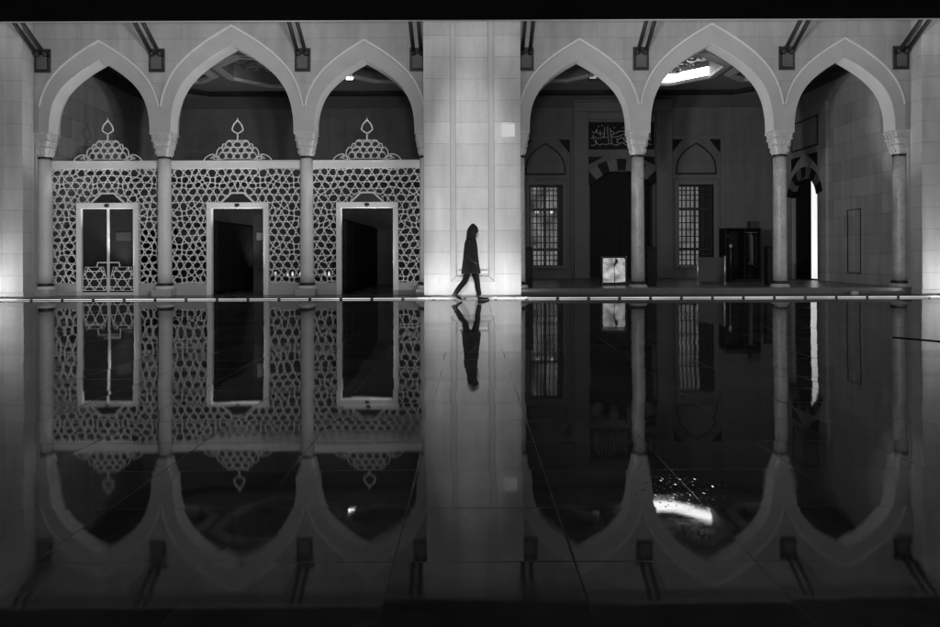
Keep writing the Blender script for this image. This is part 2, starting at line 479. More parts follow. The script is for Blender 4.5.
TOPZ = 9.2
for side in (-1, 1):
    nm = 'left' if side < 0 else 'right'
    arc = thing('arcade', (XC+side*6.07, YF, SPR), f'pale stone wall with three pointed arches {"left" if side<0 else "right"} of the central pier, over {"the lattice screens" if side<0 else "the open portico"}', 'arcade', 'arcade walls')
    m = MB()
    lo = XC+side*1.15; hi = XC+side*11.12; a, b = min(lo, hi), max(lo, hi)
    profs = []
    for (c, hb), ap in zip(BAYS, APEX):
        w = hb-.258; profs.append(full_prof(XC+side*c, w, ap-SPR))
    profs.sort(key=lambda p: p[0][0])
    edge = [(a, SPR)]
    for p in profs: edge += p
    edge.append((b, SPR))
    n = len(edge)
    vs = [(x, YF, z) for x, z in edge]+[(x, YF, TOPZ) for x, z in edge]+[(x, YB, z) for x, z in edge]+[(x, YB, TOPZ) for x, z in edge]
    fs = []
    for k in range(n-1):
        fs += [(k, k+1, n+k+1, n+k), (2*n+k, 3*n+k, 3*n+k+1, 2*n+k+1), (k, 2*n+k, 2*n+k+1, k+1), (n+k, n+k+1, 3*n+k+1, 3*n+k)]
    m.add(vs, fs); w_ = m.build('wall', 'facade', arc)
    for (c, hb), ap in zip(BAYS, APEX):
        w = hb-.258
        cx = XC+side*c
        inn = [(cx-x, SPR+z) for x, z in arch_prof(w, ap-SPR)] + [(cx+x, SPR+z) for x, z in arch_prof(w, ap-SPR)[::-1][1:]]
        outp = arch_prof(w+.30, ap-SPR+.505)
        lim = hb
        L = [(cx-min(x, lim), SPR+z) for x, z in outp]; Rr_ = [(cx+min(x, lim), SPR+z) for x, z in outp[::-1][1:]]
        out = L+Rr_
        m = MB(); n = len(inn); y0 = YF-.035
        vs = [(x, y0, z) for x, z in inn]+[(x, y0, z) for x, z in out]+[(x, YF+.002, z) for x, z in inn]+[(x, YF+.002, z) for x, z in out]
        fs = []
        for k in range(n-1):
            fs += [(k, k+1, n+k+1, n+k), (k, 2*n+k, 2*n+k+1, k+1), (n+k, n+k+1, 3*n+k+1, 3*n+k)]
        fs += [(0, n, 3*n, 2*n), (n-1, 3*n-1, 4*n-1, 2*n-1)]
        m.add(vs, fs); av = m.build('archivolt', 'soft', arc)
        # smooth lining of the arch soffit
        m = MB(); n = len(inn); lin = [(cx+(x-cx)*(1-.006), z-.006 if abs(x-cx) < w*.98 else z) for x, z in inn]
        vs = [(x, yy, z) for yy in (YF-.03, YB+.004) for x, z in lin]+[(x, yy, z) for yy in (YF-.03, YB+.004) for x, z in inn]
        fs = []
        for k in range(n-1): fs += [(k, k+1, n+k+1, n+k), (k, k+1, 2*n+k+1, 2*n+k), (n+k, n+k+1, 3*n+k+1, 3*n+k)]
        m.add(vs, fs); m.build('soffit', 'rim', arc)
        # raised outer rim
        m = MB(); o2 = arch_prof(w+.30, ap-SPR+.505); o1 = arch_prof(w+.262, ap-SPR+.448)
        keep = [k for k in range(len(o2)) if o2[k][0] <= lim+.0]
        for sgn in (-1, 1):
            A = [(cx+sgn*o1[k][0], SPR+o1[k][1]) for k in keep]; B = [(cx+sgn*o2[k][0], SPR+o2[k][1]) for k in keep]
            n = len(A); vs = []
            for yy in (YF-.066, YF-.034): vs += [(x, yy, z) for x, z in A]+[(x, yy, z) for x, z in B]
            fs = []
            for k in range(n-1):
                fs += [(k, k+1, n+k+1, n+k), (k, 2*n+k, 2*n+k+1, k+1), (n+k, n+k+1, 3*n+k+1, 3*n+k), (2*n+k, 3*n+k, 3*n+k+1, 2*n+k+1)]
            fs += [(0, n, 3*n, 2*n), (n-1, 3*n-1, 4*n-1, 2*n-1)]
            m.add(vs, fs)
        m.build('rim', 'rim', av)

# ------------------------------------------------------------------ columns
def make_column(mat):
    root = thing('arcade_column', (0, 0, 0), '', 'column', 'columns of the arcade')
    m = MB(); m.cbox((0, 0, .085), (.50, .50, .17)); m.build('plinth', 'soft', root, bevel=.012)
    m = MB(); m.lathe([(.235, .17), (.24, .20), (.225, .235), (.20, .25), (.19, .262)], n=32); m.build('base', mat, root, smooth=True)
    m = MB(); m.lathe([(.196, .262), (.205, .285), (.205, .31), (.19, .33)], n=32); m.build('base_ring', 'ring', root, smooth=True)
    m = MB(); m.lathe([(.172, .33), (.168, .6), (.166, 1.6), (.160, 2.6), (.155, 3.50)], n=40); m.build('shaft', mat, root, smooth=True)
    m = MB(); m.lathe([(.16, 3.50), (.18, 3.515), (.18, 3.545), (.158, 3.562)], n=32); m.build('neck_ring', 'ring', root, smooth=True)
    cap = MB()
    def sq(hw, ch, z):
        c = ch; return [(hw-c, -hw, z), (hw, -hw+c, z), (hw, hw-c, z), (hw-c, hw, z), (-hw+c, hw, z), (-hw, hw-c, z), (-hw, -hw+c, z), (-hw+c, -hw, z)]
    tiers = [(.155, .06, 3.560), (.165, .06, 3.60), (.195, .06, 3.76), (.217, .05, 3.762), (.217, .05, 3.79), (.200, .05, 3.795), (.228, .04, 3.93),
             (.250, .035, 3.932), (.250, .035, 3.96), (.230, .03, 3.965), (.248, .02, 4.09), (.268, .012, 4.095), (.268, .012, 4.158)]
    cap.rings([sq(*t) for t in tiers])
    # little pointed niches of the carved tiers
    for z0, z1, hw0, hw1, k in ((3.61, 3.75, .170, .193, 2), (3.80, 3.92, .203, .226, 3), (3.97, 4.08, .233, .246, 4)):
        for q in range(4):
            ca, sa = math.cos(q*math.pi/2), math.sin(q*math.pi/2)
            for i in range(k):
                x = (i-(k-1)/2)*2*hw0*.82/k; w = hw0*.62/k
                pr = [(x-w, z0), (x+w, z0), (x+w, z0+.55*(z1-z0)), (x, z1), (x-w, z0+.55*(z1-z0))]
                A, B = [], []
                for px, pz in pr:
                    hw = hw0+(hw1-hw0)*(pz-z0)/(z1-z0)
                    for lst, e in ((A, .013), (B, -.02)):
                        yy = -(hw+e); lst.append((px*ca-yy*sa, px*sa+yy*ca, pz))
                cap.add(A+B, [(4, 3, 2, 1, 0)]+[(j, (j+1) % 5, 5+(j+1) % 5, 5+j) for j in range(5)])
    cap.build('capital', 'capital', root)
    return root
protoL, protoR = make_column('plainc'), make_column('marble')
col_lab = {
 (-1, 3): 'pale round column standing against the left end pier',
 (-1, 2): 'smooth pale column between the closed glass doors screen and the middle screen',
 (-1, 1): 'smooth pale column between the two lattice screens that have open doorways',
 (-1, 0): 'pale column half hidden behind the left side of the central pier',
 (1, 0): 'speckled column half hidden behind the right side of the central pier',
 (1, 1): 'speckled marble column just right of the glowing display box, overlapping the calligraphy panel',
 (1, 2): 'speckled marble column standing between the dark cabinet and the bright door slit',
 (1, 3): 'speckled column standing against the right end pier'}
first = {-1: protoL, 1: protoR}
for side in (-1, 1):
    for k, c in enumerate(COLS):
        o = first[side] if k == 0 else copy_tree(first[side])
        o.location = (XC+side*c, (YF+YB)/2, 0); o['label'] = col_lab[(side, k)]

# ------------------------------------------------------------------ piers
YP = 16.74
pr = thing('stone_pier', (XC, YP, 0), 'broad bright central stone pier behind the walking person, with a sunken panel', 'pier', 'piers of the facade')
m = MB()
W, P0, P1 = 1.196, .545, .52
m.box(XC-W, XC-P0, YP, YP+.45, 0, TOPZ); m.box(XC+P0, XC+W, YP, YP+.45, 0, TOPZ)
m.box(XC-P0, XC+P0, YP+.001, YP+.45, 0, .36); m.box(XC-P0, XC+P0, YP+.05, YP+.45, .36, TOPZ)
m.box(XC-1.05, XC+1.05, YP+.452, 24.3, 0, TOPZ)
m.build('wall', 'pier', pr)
m = MB()
for s in (-1, 1): m.prism([(XC+s*.545, .36), (XC+s*.545, TOPZ), (XC+s*.40, TOPZ), (XC+s*.40, .50)], YP-.012, YP+.052)
m.prism([(XC-.545, .36), (XC-.40, .50), (XC+.40, .50), (XC+.545, .36)], YP-.012, YP+.052)
m.build('panel_frame', 'soft', pr, bevel=.02)
m = MB(); m.box(XC-.36, XC+.38, YP-.02, YP+.06, .575, .625); m.build('ledge_glint', 'rim', pr, bevel=.008)  # pale bar stands in for the bright reflection on the ledge
for side in (-1, 1):
    pr = thing('stone_pier', (XC+side*12.4, YP, 0), f'stone end pier beyond the far {"left" if side<0 else "right"} arch, lit towards its foot', 'pier', 'piers of the facade')
    m = MB(); x0, x1 = sorted((XC+side*11.085, XC+side*14.2)); m.box(x0, x1, YP, YP+.45, 0, TOPZ); m.build('wall', 'pier', pr, bevel=.01)
    m = MB(); x0, x1 = sorted((XC+side*11.05, XC+side*11.6)); m.box(x0, x1, YP+.452, YB-.002, 0, SPR-.002); m.build('jamb', 'facade', pr)
    m = MB(); x0, x1 = sorted((XC+side*11.06, XC+side*14.25)); m.box(x0, x1, YP-.025, YP+.455, 0, .13); m.build('plinth', 'soft', pr, bevel=.01)

# wall lamp on the pier
X0 = (508.7-470)/40.56
wl = thing('wall_lamp', (X0, YP, 4.1), 'small square lit wall lamp high on the right side of the central pier', 'wall lamp')
m = MB(); m.box(X0-.165, X0+.165, YP-.13, YP, 4.222, 4.26); m.box(X0-.165, X0+.165, YP-.02, YP, 3.93, 4.222); m.build('housing', 'metalw', wl, bevel=.006)
m = MB(); m.box(X0-.155, X0+.155, YP-.12, YP-.021, 3.945, 4.221); m.build('diffuser', 'walllamp', wl, bevel=.012)

# ------------------------------------------------------------------ lattice screens
YS = 17.56
PA = .114                       # apothem of a pentagon
def make_screen(side_c, hb, closed, label):
    cx = XC-side_c; hw = hb-.09
    root = thing('lattice_screen', (cx, YS, 0), label, 'lattice screen', 'lattice screens under the left arches')
    Z0, Z1 = .31, 3.285
    DW, DH = .80, 2.40
    TB, TT, TZ = .43, .165, 2.645                                # trapezoid over the door
    def clipcell(c):
        x, z = cen(c)
        if abs(x) < DW and z < DH: return []
        # door jambs / header
        if z < DH:
            c = clip(c, -1, 0, -(DW-.03)) if x > 0 else clip(c, 1, 0, -(DW-.03))
        else:
            if abs(x) < DW+.1: c = clip(c, 0, -1, -(DH-.03))
            if len(c) < 3: return []
            s = 1 if x > 0 else -1                               # sloping side of the trapezoid
            nx, nz = (TZ-DH), (TB-TT); L = math.hypot(nx, nz); nx, nz = nx/L, nz/L
            d = nx*TB+nz*DH
            inside = nx*abs(x)+nz*z < d and z < TZ
            if inside: return []
            if z < TZ and abs(x) < TB+.12: c = clip(c, -nx*s, -nz, -d)
            elif abs(x) < TT+.05: c = clip(c, 0, -1, -TZ)
        for a_ in ((1, 0, hw), (-1, 0, hw), (0, 1, Z1), (0, -1, -Z0)):
            if len(c) >= 3: c = clip(c, *a_)
        return c
    lat = MB()
    for c in mosaic_cells(.216, -hw, hw, Z0-.06, Z1, int(side_c*10)):
        c = clipcell(ccw(c))
        if len(c) < 3 or abs(area(c)) < 1e-4: continue
        q = inset(c, .0102)
        lat_q = rounded(q) if len(q) >= 3 else []
        lat.add([], [])
        add_cell(lat, [(p[0]+cx, p[1]) for p in c], [(p[0]+cx, p[1]) for p in lat_q], YS, YS+.035)
    lat.build('lattice_panel', 'metalw', root)
    m = MB(); m.box(cx-hb+.08, cx+hb-.08, YS-.03, YS+.08, Z1-.01, Z1+.17); m.box(cx-hb+.08, cx+hb-.08, YS-.045, YS+.09, Z1+.172, Z1+.20)
    m.build('top_beam', 'metalw', root, bevel=.006)
    for s in (-1, 1):
        m = MB(); a, b = sorted((cx+s*(DW+.001), cx+s*(hb-.05))); m.box(a, b, YS-.02, YS+.07, 0.002, Z0+.01); m.build('base_panel', 'soft', root, bevel=.006)
    m = MB()
    for s in (-1, 1):
        a, b = sorted((cx+s*.668, cx+s*DW)); m.box(a, b, YS-.04, YS+.10, .002, 2.245)
    m.box(cx-DW, cx+DW, YS-.042, YS+.102, 2.247, DH); m.build('door_frame', 'metalw', root, bevel=.008)
    m = MB(); m.lathe([(.0, 0), (.05, 0), (.045, .03), (0, .04)], n=16)
    sen = MB(); sen.add([(cx+x*1.3, YS-.042-z, 2.325+y) for x, y, z in m.v], m.f); sen.build('sensor', 'dark', root, smooth=True)
    tr = MB()
    tr.prism([(-TB+.03+cx, DH+.001), (TB-.03+cx, DH+.001), (TT-.01+cx, TZ-.03), (-TT+.01+cx, TZ-.03)], YS+.01, YS+.03)
    t_o = tr.build('transom', 'darkst', root)
    tf = MB()
    for s in (-1, 1): tf.bar((cx+s*TB, DH), (cx+s*TT, TZ), .045, .07, YS-.015)
    tf.bar((cx-TT, TZ), (cx+TT, TZ), .045, .07, YS-.014); tf.build('transom_frame', 'metalw', t_o)
    # crest
    cr = MB(); ZC = Z1+.20
    edge_ = [(-.88, .0), (-.84, .07), (-.775, .12), (-.70, .155), (-.62, .165), (-.585, .10), (-.53, .09), (-.545, .17), (-.53, .26), (-.47, .335), (-.40, .335), (-.38, .425), (-.30, .435), (-.255, .515), (-.12, .515), (0, .52)]
    edge_ += [(-x, z) for x, z in edge_[::-1][1:]]
    def inside(x, z):
        c_ = False; P_ = edge_
        for i in range(len(P_)):
            (x1, z1), (x2, z2) = P_[i], P_[(i+1) % len(P_)]
            if (z1 > z) != (z2 > z) and x < (x2-x1)*(z-z1)/(z2-z1)+x1: c_ = not c_
        return c_
    for c in mosaic_cells(.185, -1, 1, -.03, .75):
        c = ccw(c); c = clip(c, 0, -1, .005)
        if len(c) < 3: continue
        x, z = cen(c)
        if not inside(x, z): continue
        if sum(inside(*p) for p in c) < len(c)*.6: continue
        q = inset(c, .0115)
        add_cell(cr, [(p[0]+cx, p[1]+ZC) for p in c], [(p[0]+cx, p[1]+ZC) for p in (rounded(q) if len(q) >= 3 else [])], YS, YS+.035)
    for p, q in zip(edge_[:-1], edge_[1:]): cr.tube([(cx+p[0], YS+.018, ZC+p[1]), (cx+q[0], YS+.018, ZC+q[1])], .0155, 8)
    c_o = cr.build('crest', 'metalw', root)
    fi = MB(); zf = ZC
    half = [(0, .70), (-.05, .722), (-.10, .755), (-.145, .795), (-.130, .85), (-.118, .90), (-.088, .95), (-.04, 1.0), (0, 1.06)]
    loop = half+[(-x, z) for x, z in half[::-1][1:]]
    for p, q in zip(loop[:-1], loop[1:]): fi.tube([(cx+p[0], YS+.018, zf+p[1]), (cx+q[0], YS+.018, zf+q[1])], .019, 8)
    fi.tube([(cx, YS+.018, zf+.51), (cx, YS+.018, zf+.71)], .019, 8); fi.tube([(cx, YS+.018, zf+1.05), (cx, YS+.018, zf+1.12)], .015, 8, r2=.005)
    fi.lathe([(.0, .60), (.034, .63), (.0, .66)], (cx, YS+.018, zf), 10)
    fi.build('finial', 'metalw', c_o, smooth=True)
    if closed:
        for s in (-1, 1):
            m = MB(); a, b = sorted((cx+s*.018, cx+s*.664))
            m.box(a, b, YS+.03, YS+.045, .09, 2.235)
            lf = m.build('door_leaf', 'glassd', root)
            m = MB(); e = sorted((cx+s*.003, cx+s*.032)); m.box(e[0], e[1], YS+.02, YS+.06, .01, 2.24); m.box(a, b, YS+.022, YS+.058, .01, .088)
            m.build('stile', 'metalw' , lf)
            # strapwork motif low on the glass
            sp = MB(); mc = .36*s
            for c in mosaic_cells(.25, -.6, .6, .13, .80):
                c = ccw(c); c = [(p[0]+mc, p[1]) for p in c]
                for a_ in ((0, 1, .745), (0, -1, -.13), (1, .27, mc+.24+.27*.72), (-1, .27, -mc+.24+.27*.72), (1, 0, max(0, s)*.664-min(0, s)*(-.03)), (-1, 0, max(0, -s)*.664-max(0, s)*.03)):
                    if len(c) >= 3: c = clip(c, *a_)
                if len(c) < 3 or abs(area(c)) < 1e-4: continue
                q = inset(c, .0105)
                add_cell(sp, [(p[0]+cx, p[1]) for p in c], [(p[0]+cx, p[1]) for p in (rounded(q) if len(q) >= 3 else [])], YS+.018, YS+.029)
            sp.bar((cx+s*.03, .86), (cx+s*.27, .86), .028, .011, YS+.018); sp.bar((cx+s*.27, .875), (cx+s*.30, .74), .024, .011, YS+.018)
            sp.build('strapwork', 'metalw', lf)
            if s > 0:
                m = MB(); m.cbox((cx+.655, YS+.01, .56), (.035, .04, .07)); m.build('handle', 'steel', lf, bevel=.008)
                m = MB(); m.box(cx+.20, cx+.60, YS+.022, YS+.029, 1.42, 1.64); m.build('notice', 'smoke', lf)
    elif hb > 1.7:
        m = MB(); m.box(cx+.37, cx+.664, YS+.105, YS+.12, .01, 2.10); lf = m.build('door_leaf', 'glassd', root)
        m = MB(); m.box(cx+.46, cx+.63, YS+.096, YS+.104, 1.42, 1.62); m.build('notice', 'cover', lf)
    return root
make_screen(BAYS[2][0], BAYS[2][1], True, 'pale pierced lattice screen with two closed glass door leaves, under the far left arch')
make_screen(BAYS[1][0], BAYS[1][1], False, 'wide pale lattice screen with dark open doorway under the tall left arch')
make_screen(BAYS[0][0], BAYS[0][1], False, 'pale lattice screen with dark open doorway beside the central pier')

# ------------------------------------------------------------------ porticoes: back walls, side walls, ceilings
YW = 24.2; ZCEIL = 6.8
def arched_front(mb, cx, w, zs, zt, y0, y1, x0, x1, zb, ztop, prof):
    """wall slab x0..x1 with an opening (w half width, springing at zs) cut through"""
    pass

bl = thing('back_wall', (XC-6.1, YW, 0), 'dim plain back wall inside the portico behind the lattice screens', 'wall')
m = MB(); m.box(XC-11.5, XC-1.052, YW, YW+.3, 0, ZCEIL+.6); m.build('wall', 'inner_shaded', bl)
m = MB(); m.box(XC-11.1, XC-1.055, YW-.05, YW-.001, 6.26, 6.66); m.build('upper_band', 'upper_band', bl)
for side in (-1, 1):
    if side < 0:
        sw = thing('side_wall', (XC-11.12, 20.9, 0), 'plain portico side wall seen through the far left arch', 'wall', 'side walls of the porticoes')
        m = MB(); m.box(XC-11.6, XC-11.12, YB+.001, YW-.001, 0, ZCEIL+.6); m.build('wall', 'inner', sw)
        m = MB(); m.box(XC-11.119, XC-11.07, YB+.01, YW-.06, 6.3, 6.66); m.build('upper_band', 'upper_band', sw)

# ceilings with octagonal coffers
def octo(cx, cy, a): 
    t = a*math.tan(R(22.5)); return [(cx+x, cy+y) for x, y in ((a, -t), (a, t), (t, a), (-t, a), (-a, t), (-a, -t), (-t, -a), (t, -a))]
for side in (-1, 1):
    ce = thing('ceiling', (XC+side*6.1, 20.9, ZCEIL), f'coffered plaster ceiling of the {"screened portico left" if side<0 else "open portico right"} of the pier', 'ceiling', 'portico ceilings')
    m = MB()
    ed = [1.06, COLS[1], COLS[2], 11.12]
    for k in range(3):
        x0, x1 = sorted((XC+side*ed[k], XC+side*ed[k+1])); rect = [(x0, YB+.002), (x1, YB+.002), (x1, YW-.002), (x0, YW-.002)]
        c = XC+side*BAYS[k][0]; a = 1.62 if k == 1 else 1.05
        o, i = ring_samples(rect, octo(c, 21.3, a)); n = len(o)
        m.add([(p[0], p[1], ZCEIL) for p in o]+[(p[0], p[1], ZCEIL) for p in i], [(j, (j+1) % n, n+(j+1) % n, n+j) for j in range(n)])
    m.build('plaster', 'ceil', ce)
    for k in range(3):
        c = XC+side*BAYS[k][0]; a = 1.62 if k == 1 else 1.05; hgt = .48 if k == 1 else .3
        P = octo(c, 21.3, a); n = 8
        dr = MB(); dr.add([(p[0], p[1], z) for z in (ZCEIL, ZCEIL+hgt) for p in P]+[(c, 21.3, ZCEIL+hgt+.25)],
                          [(j, (j+1) % n, n+(j+1) % n, n+j) for j in range(n)]+[(n+j, n+(j+1) % n, 2*n) for j in range(n)])
        d_o = dr.build('coffer', 'ceil', ce)
        # moulded frame
        fr = MB()
        for (a0, a1, z0, z1) in ((a-.02, a+.13, ZCEIL-.09, ZCEIL-.001), (a+.135, a+.24, ZCEIL-.05, ZCEIL-.001)):
            A, B = octo(c, 21.3, a0), octo(c, 21.3, a1)
            vs = [(p[0], p[1], z) for z in (z0, z1) for p in A]+[(p[0], p[1], z) for z in (z0, z1) for p in B]
            fs = []
            for j in range(8):
                q = (j+1) % 8; fs += [(j, q, 8+q, 8+j), (16+j, 24+j, 24+q, 16+q), (j, 16+j, 16+q, q), (8+j, 8+q, 24+q, 24+j)]
            fr.add(vs, fs)
        fr.build('coffer_frame', 'rim', d_o)
        if k == 1:
            # arabesque scrolls on the crown of the coffer
            ar = MB()
            for q in range(8):
                a0 = q*math.pi/4
                for rr, tw in ((.45, 1), (.85, -1), (1.2, 1)):
                    pts = []
                    for s_ in range(15):
                        th = s_/14*2*math.pi*1.25; r0 = .26*(1-s_/18)
                        x = c+rr*math.cos(a0+.2*tw)+r0*math.cos(th*tw+a0); y = 21.3+rr*math.sin(a0+.2*tw)+r0*math.sin(th*tw+a0)
                        rad = math.hypot(x-c, y-21.3); pts.append((x, y, ZCEIL+.38-.16*min(1, rad/1.62)))
                    ar.tube(pts, .03, 6)
            ar.build('arabesque', 'callig', d_o)
            if side > 0:
                lm = MB(); G = octo(c, 21.3, a-.012)
                for j in (1, 2):
                    p, q = G[j], G[(j+1) % 8]
                    lm.add([(p[0], p[1], ZCEIL+.02), (q[0], q[1], ZCEIL+.02), (q[0], q[1], ZCEIL+.29), (p[0], p[1], ZCEIL+.29)], [(0, 1, 2, 3)])
                lm.build('cove_light', 'lamp', d_o)
    # dark cove line round the ceiling with cut corner
    m = MB(); x0, x1 = sorted((XC+side*1.06, XC+side*9.25)); m.box(x0, x1, YW-.36, YW-.052, ZCEIL-.12, ZCEIL-.002)
    P = [(XC+side*9.25, YW-.36), (XC+side*9.25, YW-.052), (XC+side*11.05, YW-1.9), (XC+side*11.05, YW-2.2)]
    m.add([(p[0], p[1], z) for z in (ZCEIL-.12, ZCEIL-.003) for p in P], [(0, 1, 2, 3), (4, 5, 6, 7)]+[(j, (j+1) % 4, 4+(j+1) % 4, 4+j) for j in range(4)])
    m.build('cove_band', 'darkst', ce)
    # spotlight in the small bay
    sx_ = XC+side*3.90
    sp = thing('ceiling_spotlight', (sx_, 21.85, ZCEIL), f'small {"brilliant" if side<0 else "weak"} ceiling spotlight seen through the arch just {"left" if side<0 else "right"} of the central pier', 'spotlight')
    m = MB(); m.box(sx_-.13, sx_+.13, 21.78, 21.95, ZCEIL-.15, ZCEIL-.003); m.build('housing', 'dark', sp, bevel=.01)
    m = MB(); m.box(sx_-.105, sx_+.105, 21.765, 21.779, ZCEIL-.14, ZCEIL-.02); m.build('lens', 'spot' if side < 0 else 'weak', sp)
    # roof closing the portico off from the sky
tag_roof = thing('portico_roof', (0, 20.8, 7.6), 'flat roof slab over both porticoes', 'roof')
m = MB(); m.box(-14, 14, YB+.01, YW+.4, 7.65, 7.9); m.build('slab', 'ceil', tag_roof)

# ------------------------------------------------------------------ right portico back wall with portal and windows
S = 28.06
def PX(x): return (x-470)/S
def PZ(y): return 1.02+(255-y)/S
br = thing('back_wall', (XC+6.1, YW, 0), 'dim back wall of the open portico carrying the portal and two tall windows', 'wall')
def wall_with_holes(mb, x0, x1, z0, z1, holes, y0, y1):
    xs = sorted(set([x0, x1]+[h for q in holes for h in q[:2]])); zs = sorted(set([z0, z1]+[h for q in holes for h in q[2:]]))
    for i in range(len(xs)-1):
        for j in range(len(zs)-1):
            cx, cz = (xs[i]+xs[i+1])/2, (zs[j]+zs[j+1])/2
            if any(h[0] < cx < h[1] and h[2] < cz < h[3] for h in holes): continue
            mb.box(xs[i], xs[i+1], y0, y1, zs[j], zs[j+1])
WIN = [(PX(529), PX(562.5), PZ(266), PZ(185.5)), (PX(679), PX(713.5), PZ(266), PZ(185.5))]
PORT = (PX(590), PX(652.5), .169, PZ(172))
m = MB(); wall_with_holes(m, XC+1.052, XC+11.6, .169, ZCEIL+.6, WIN+[PORT], YW, YW+.4); m.build('wall', 'inner_shaded', br)
m = MB(); m.box(XC+1.06, XC+11.1, YW-.05, YW-.001, 6.26, 6.66); m.build('upper_band', 'upper_band', br)
# portal surround
po = thing('portal', (PX(621), YW, .17), 'tall dark portal in the back wall with striped arch stones', 'portal', 'striped arch portals')
m = MB(); fx0, fx1, ft = PX(573.5), PX(672), PZ(103)
m.box(fx0, PX(588.5), YW-.12, YW-.002, .169, ft-.35); m.box(PX(656), fx1, YW-.12, YW-.002, .169, ft-.35); m.box(fx0, fx1, YW-.12, YW-.002, ft-.349, ft)
m.box(PX(588.5), PX(656), YW-.07, YW-.002, PZ(120), ft-.35)
m.box(fx0-.05, fx1+.05, YW-.15, YW-.002, ft+.001, ft+.07)
m.build('surround', 'trim', po, bevel=.02)
# arch stones
cxp = PX(621.3); zc = PZ(208); r0, r1 = PZ(171)-zc, PZ(159.5)-zc
half = math.asin((PX(656)-cxp)/((r0+r1)/2)); nv = 9
for k in range(nv):
    a0, a1 = -half+2*half*k/nv, -half+2*half*(k+1)/nv
    m = MB(); poly = [(cxp+r*math.sin(a), zc+r*math.cos(a)) for r, a in ((r0, a0), (r0, (a0+a1)/2), (r0, a1), (r1, a1), (r1, (a0+a1)/2), (r1, a0))]
    m.prism(poly, YW-.10, YW+.05); o = m.build('arch_stone', 'blackst' if k % 2 == 0 else 'palest', po)
    if k == 0: o['label'] = 'dark wedge arch stone'
    if k == 1: o['label'] = 'pale wedge arch stone'
for s in (-1, 1):
    m = MB(); xx = cxp+s*(PX(654.5)-cxp)
    m.prism([(xx, PZ(157.5)), (xx-s*.55, PZ(157.5)), (xx-s*.30, PZ(161)), (xx, PZ(165.5))], YW-.06, YW-.003); m.build('spandrel', 'blackst', po)
m = MB(); m.box(PORT[0]-.02, PORT[1]+.02, YW+.38, YW+.42, .169, PORT[3]); 
for q in range(6): m.box(PORT[0]+.05+q*.38, PORT[0]+.34+q*.38, YW+.36, YW+.379, .3+.0*q, 2.6)
m.build('door', 'wood', po)
# calligraphy
cx0, cx1, cz0, cz1 = PX(587.6), PX(654.2), PZ(150), PZ(123)
cp = thing('calligraphy_panel', ((cx0+cx1)/2, YW, cz0), 'black panel of pale Arabic calligraphy above the portal, half behind the column capital', 'panel')
m = MB(); m.box(cx0, cx1, YW-.075, YW-.002, cz0, cz1); m.build('board', 'blackst', cp, bevel=.015)
def tr(pts): return [((580+x/11.75-470)/S, YW-.085, 1.02+(255-(115+y/11.75))/S) for x, y in pts]
strokes = [[(130,362),(150,372),(175,362),(192,335),(190,302),(175,305),(178,325),(205,345),(232,368),(258,345),(290,358),(330,352),(372,345),(398,362),(436,366),(462,348),(500,330),(520,352),(556,372),(590,355)],
 [(290,150),(286,200),(292,240),(270,270)], [(325,140),(322,200),(330,260),(338,335)], [(352,165),(358,215),(366,270),(372,345)],
 [(140,205),(168,226),(212,184),(195,180),(186,205),(212,232),(252,224),(285,235)], [(128,290),(150,268),(185,272),(222,290),(262,274),(318,272)],
 [(360,195),(398,212),(402,232),(380,242),(372,268),(420,272),(480,252),(545,222),(500,196),(440,210),(415,228)], [(420,290),(452,300),(480,272),(550,288),(585,300)],
 [(208,150),(225,140)], [(250,128),(262,140)], [(395,165),(410,155)], [(500,165),(515,158)], [(155,240),(160,300)], [(235,195),(240,262)], [(440,300),(430,340),(455,330)], [(500,290),(535,310),(520,330)],
 [(590,200),(640,230),(700,210),(740,240),(800,220)], [(590,300),(640,270),(700,290),(760,270),(830,290)], [(590,360),(640,372),(690,345),(740,368),(800,350),(840,362)], [(620,150),(624,260)], [(680,140),(686,280)], [(760,150),(765,280)], [(820,190),(822,320)]]
m = MB()
for st in strokes:
    P = tr(st)
    # smooth by midpoint subdivision
    for _ in range(2):
        Q = [P[0]]
        for a, b in zip(P[:-1], P[1:]): Q += [tuple(.75*a[i]+.25*b[i] for i in range(3)), tuple(.25*a[i]+.75*b[i] for i in range(3))]
        P = Q+[P[-1]]
    m.tube(P, .015, 6)
m.build('lettering', 'callig', cp, smooth=True)
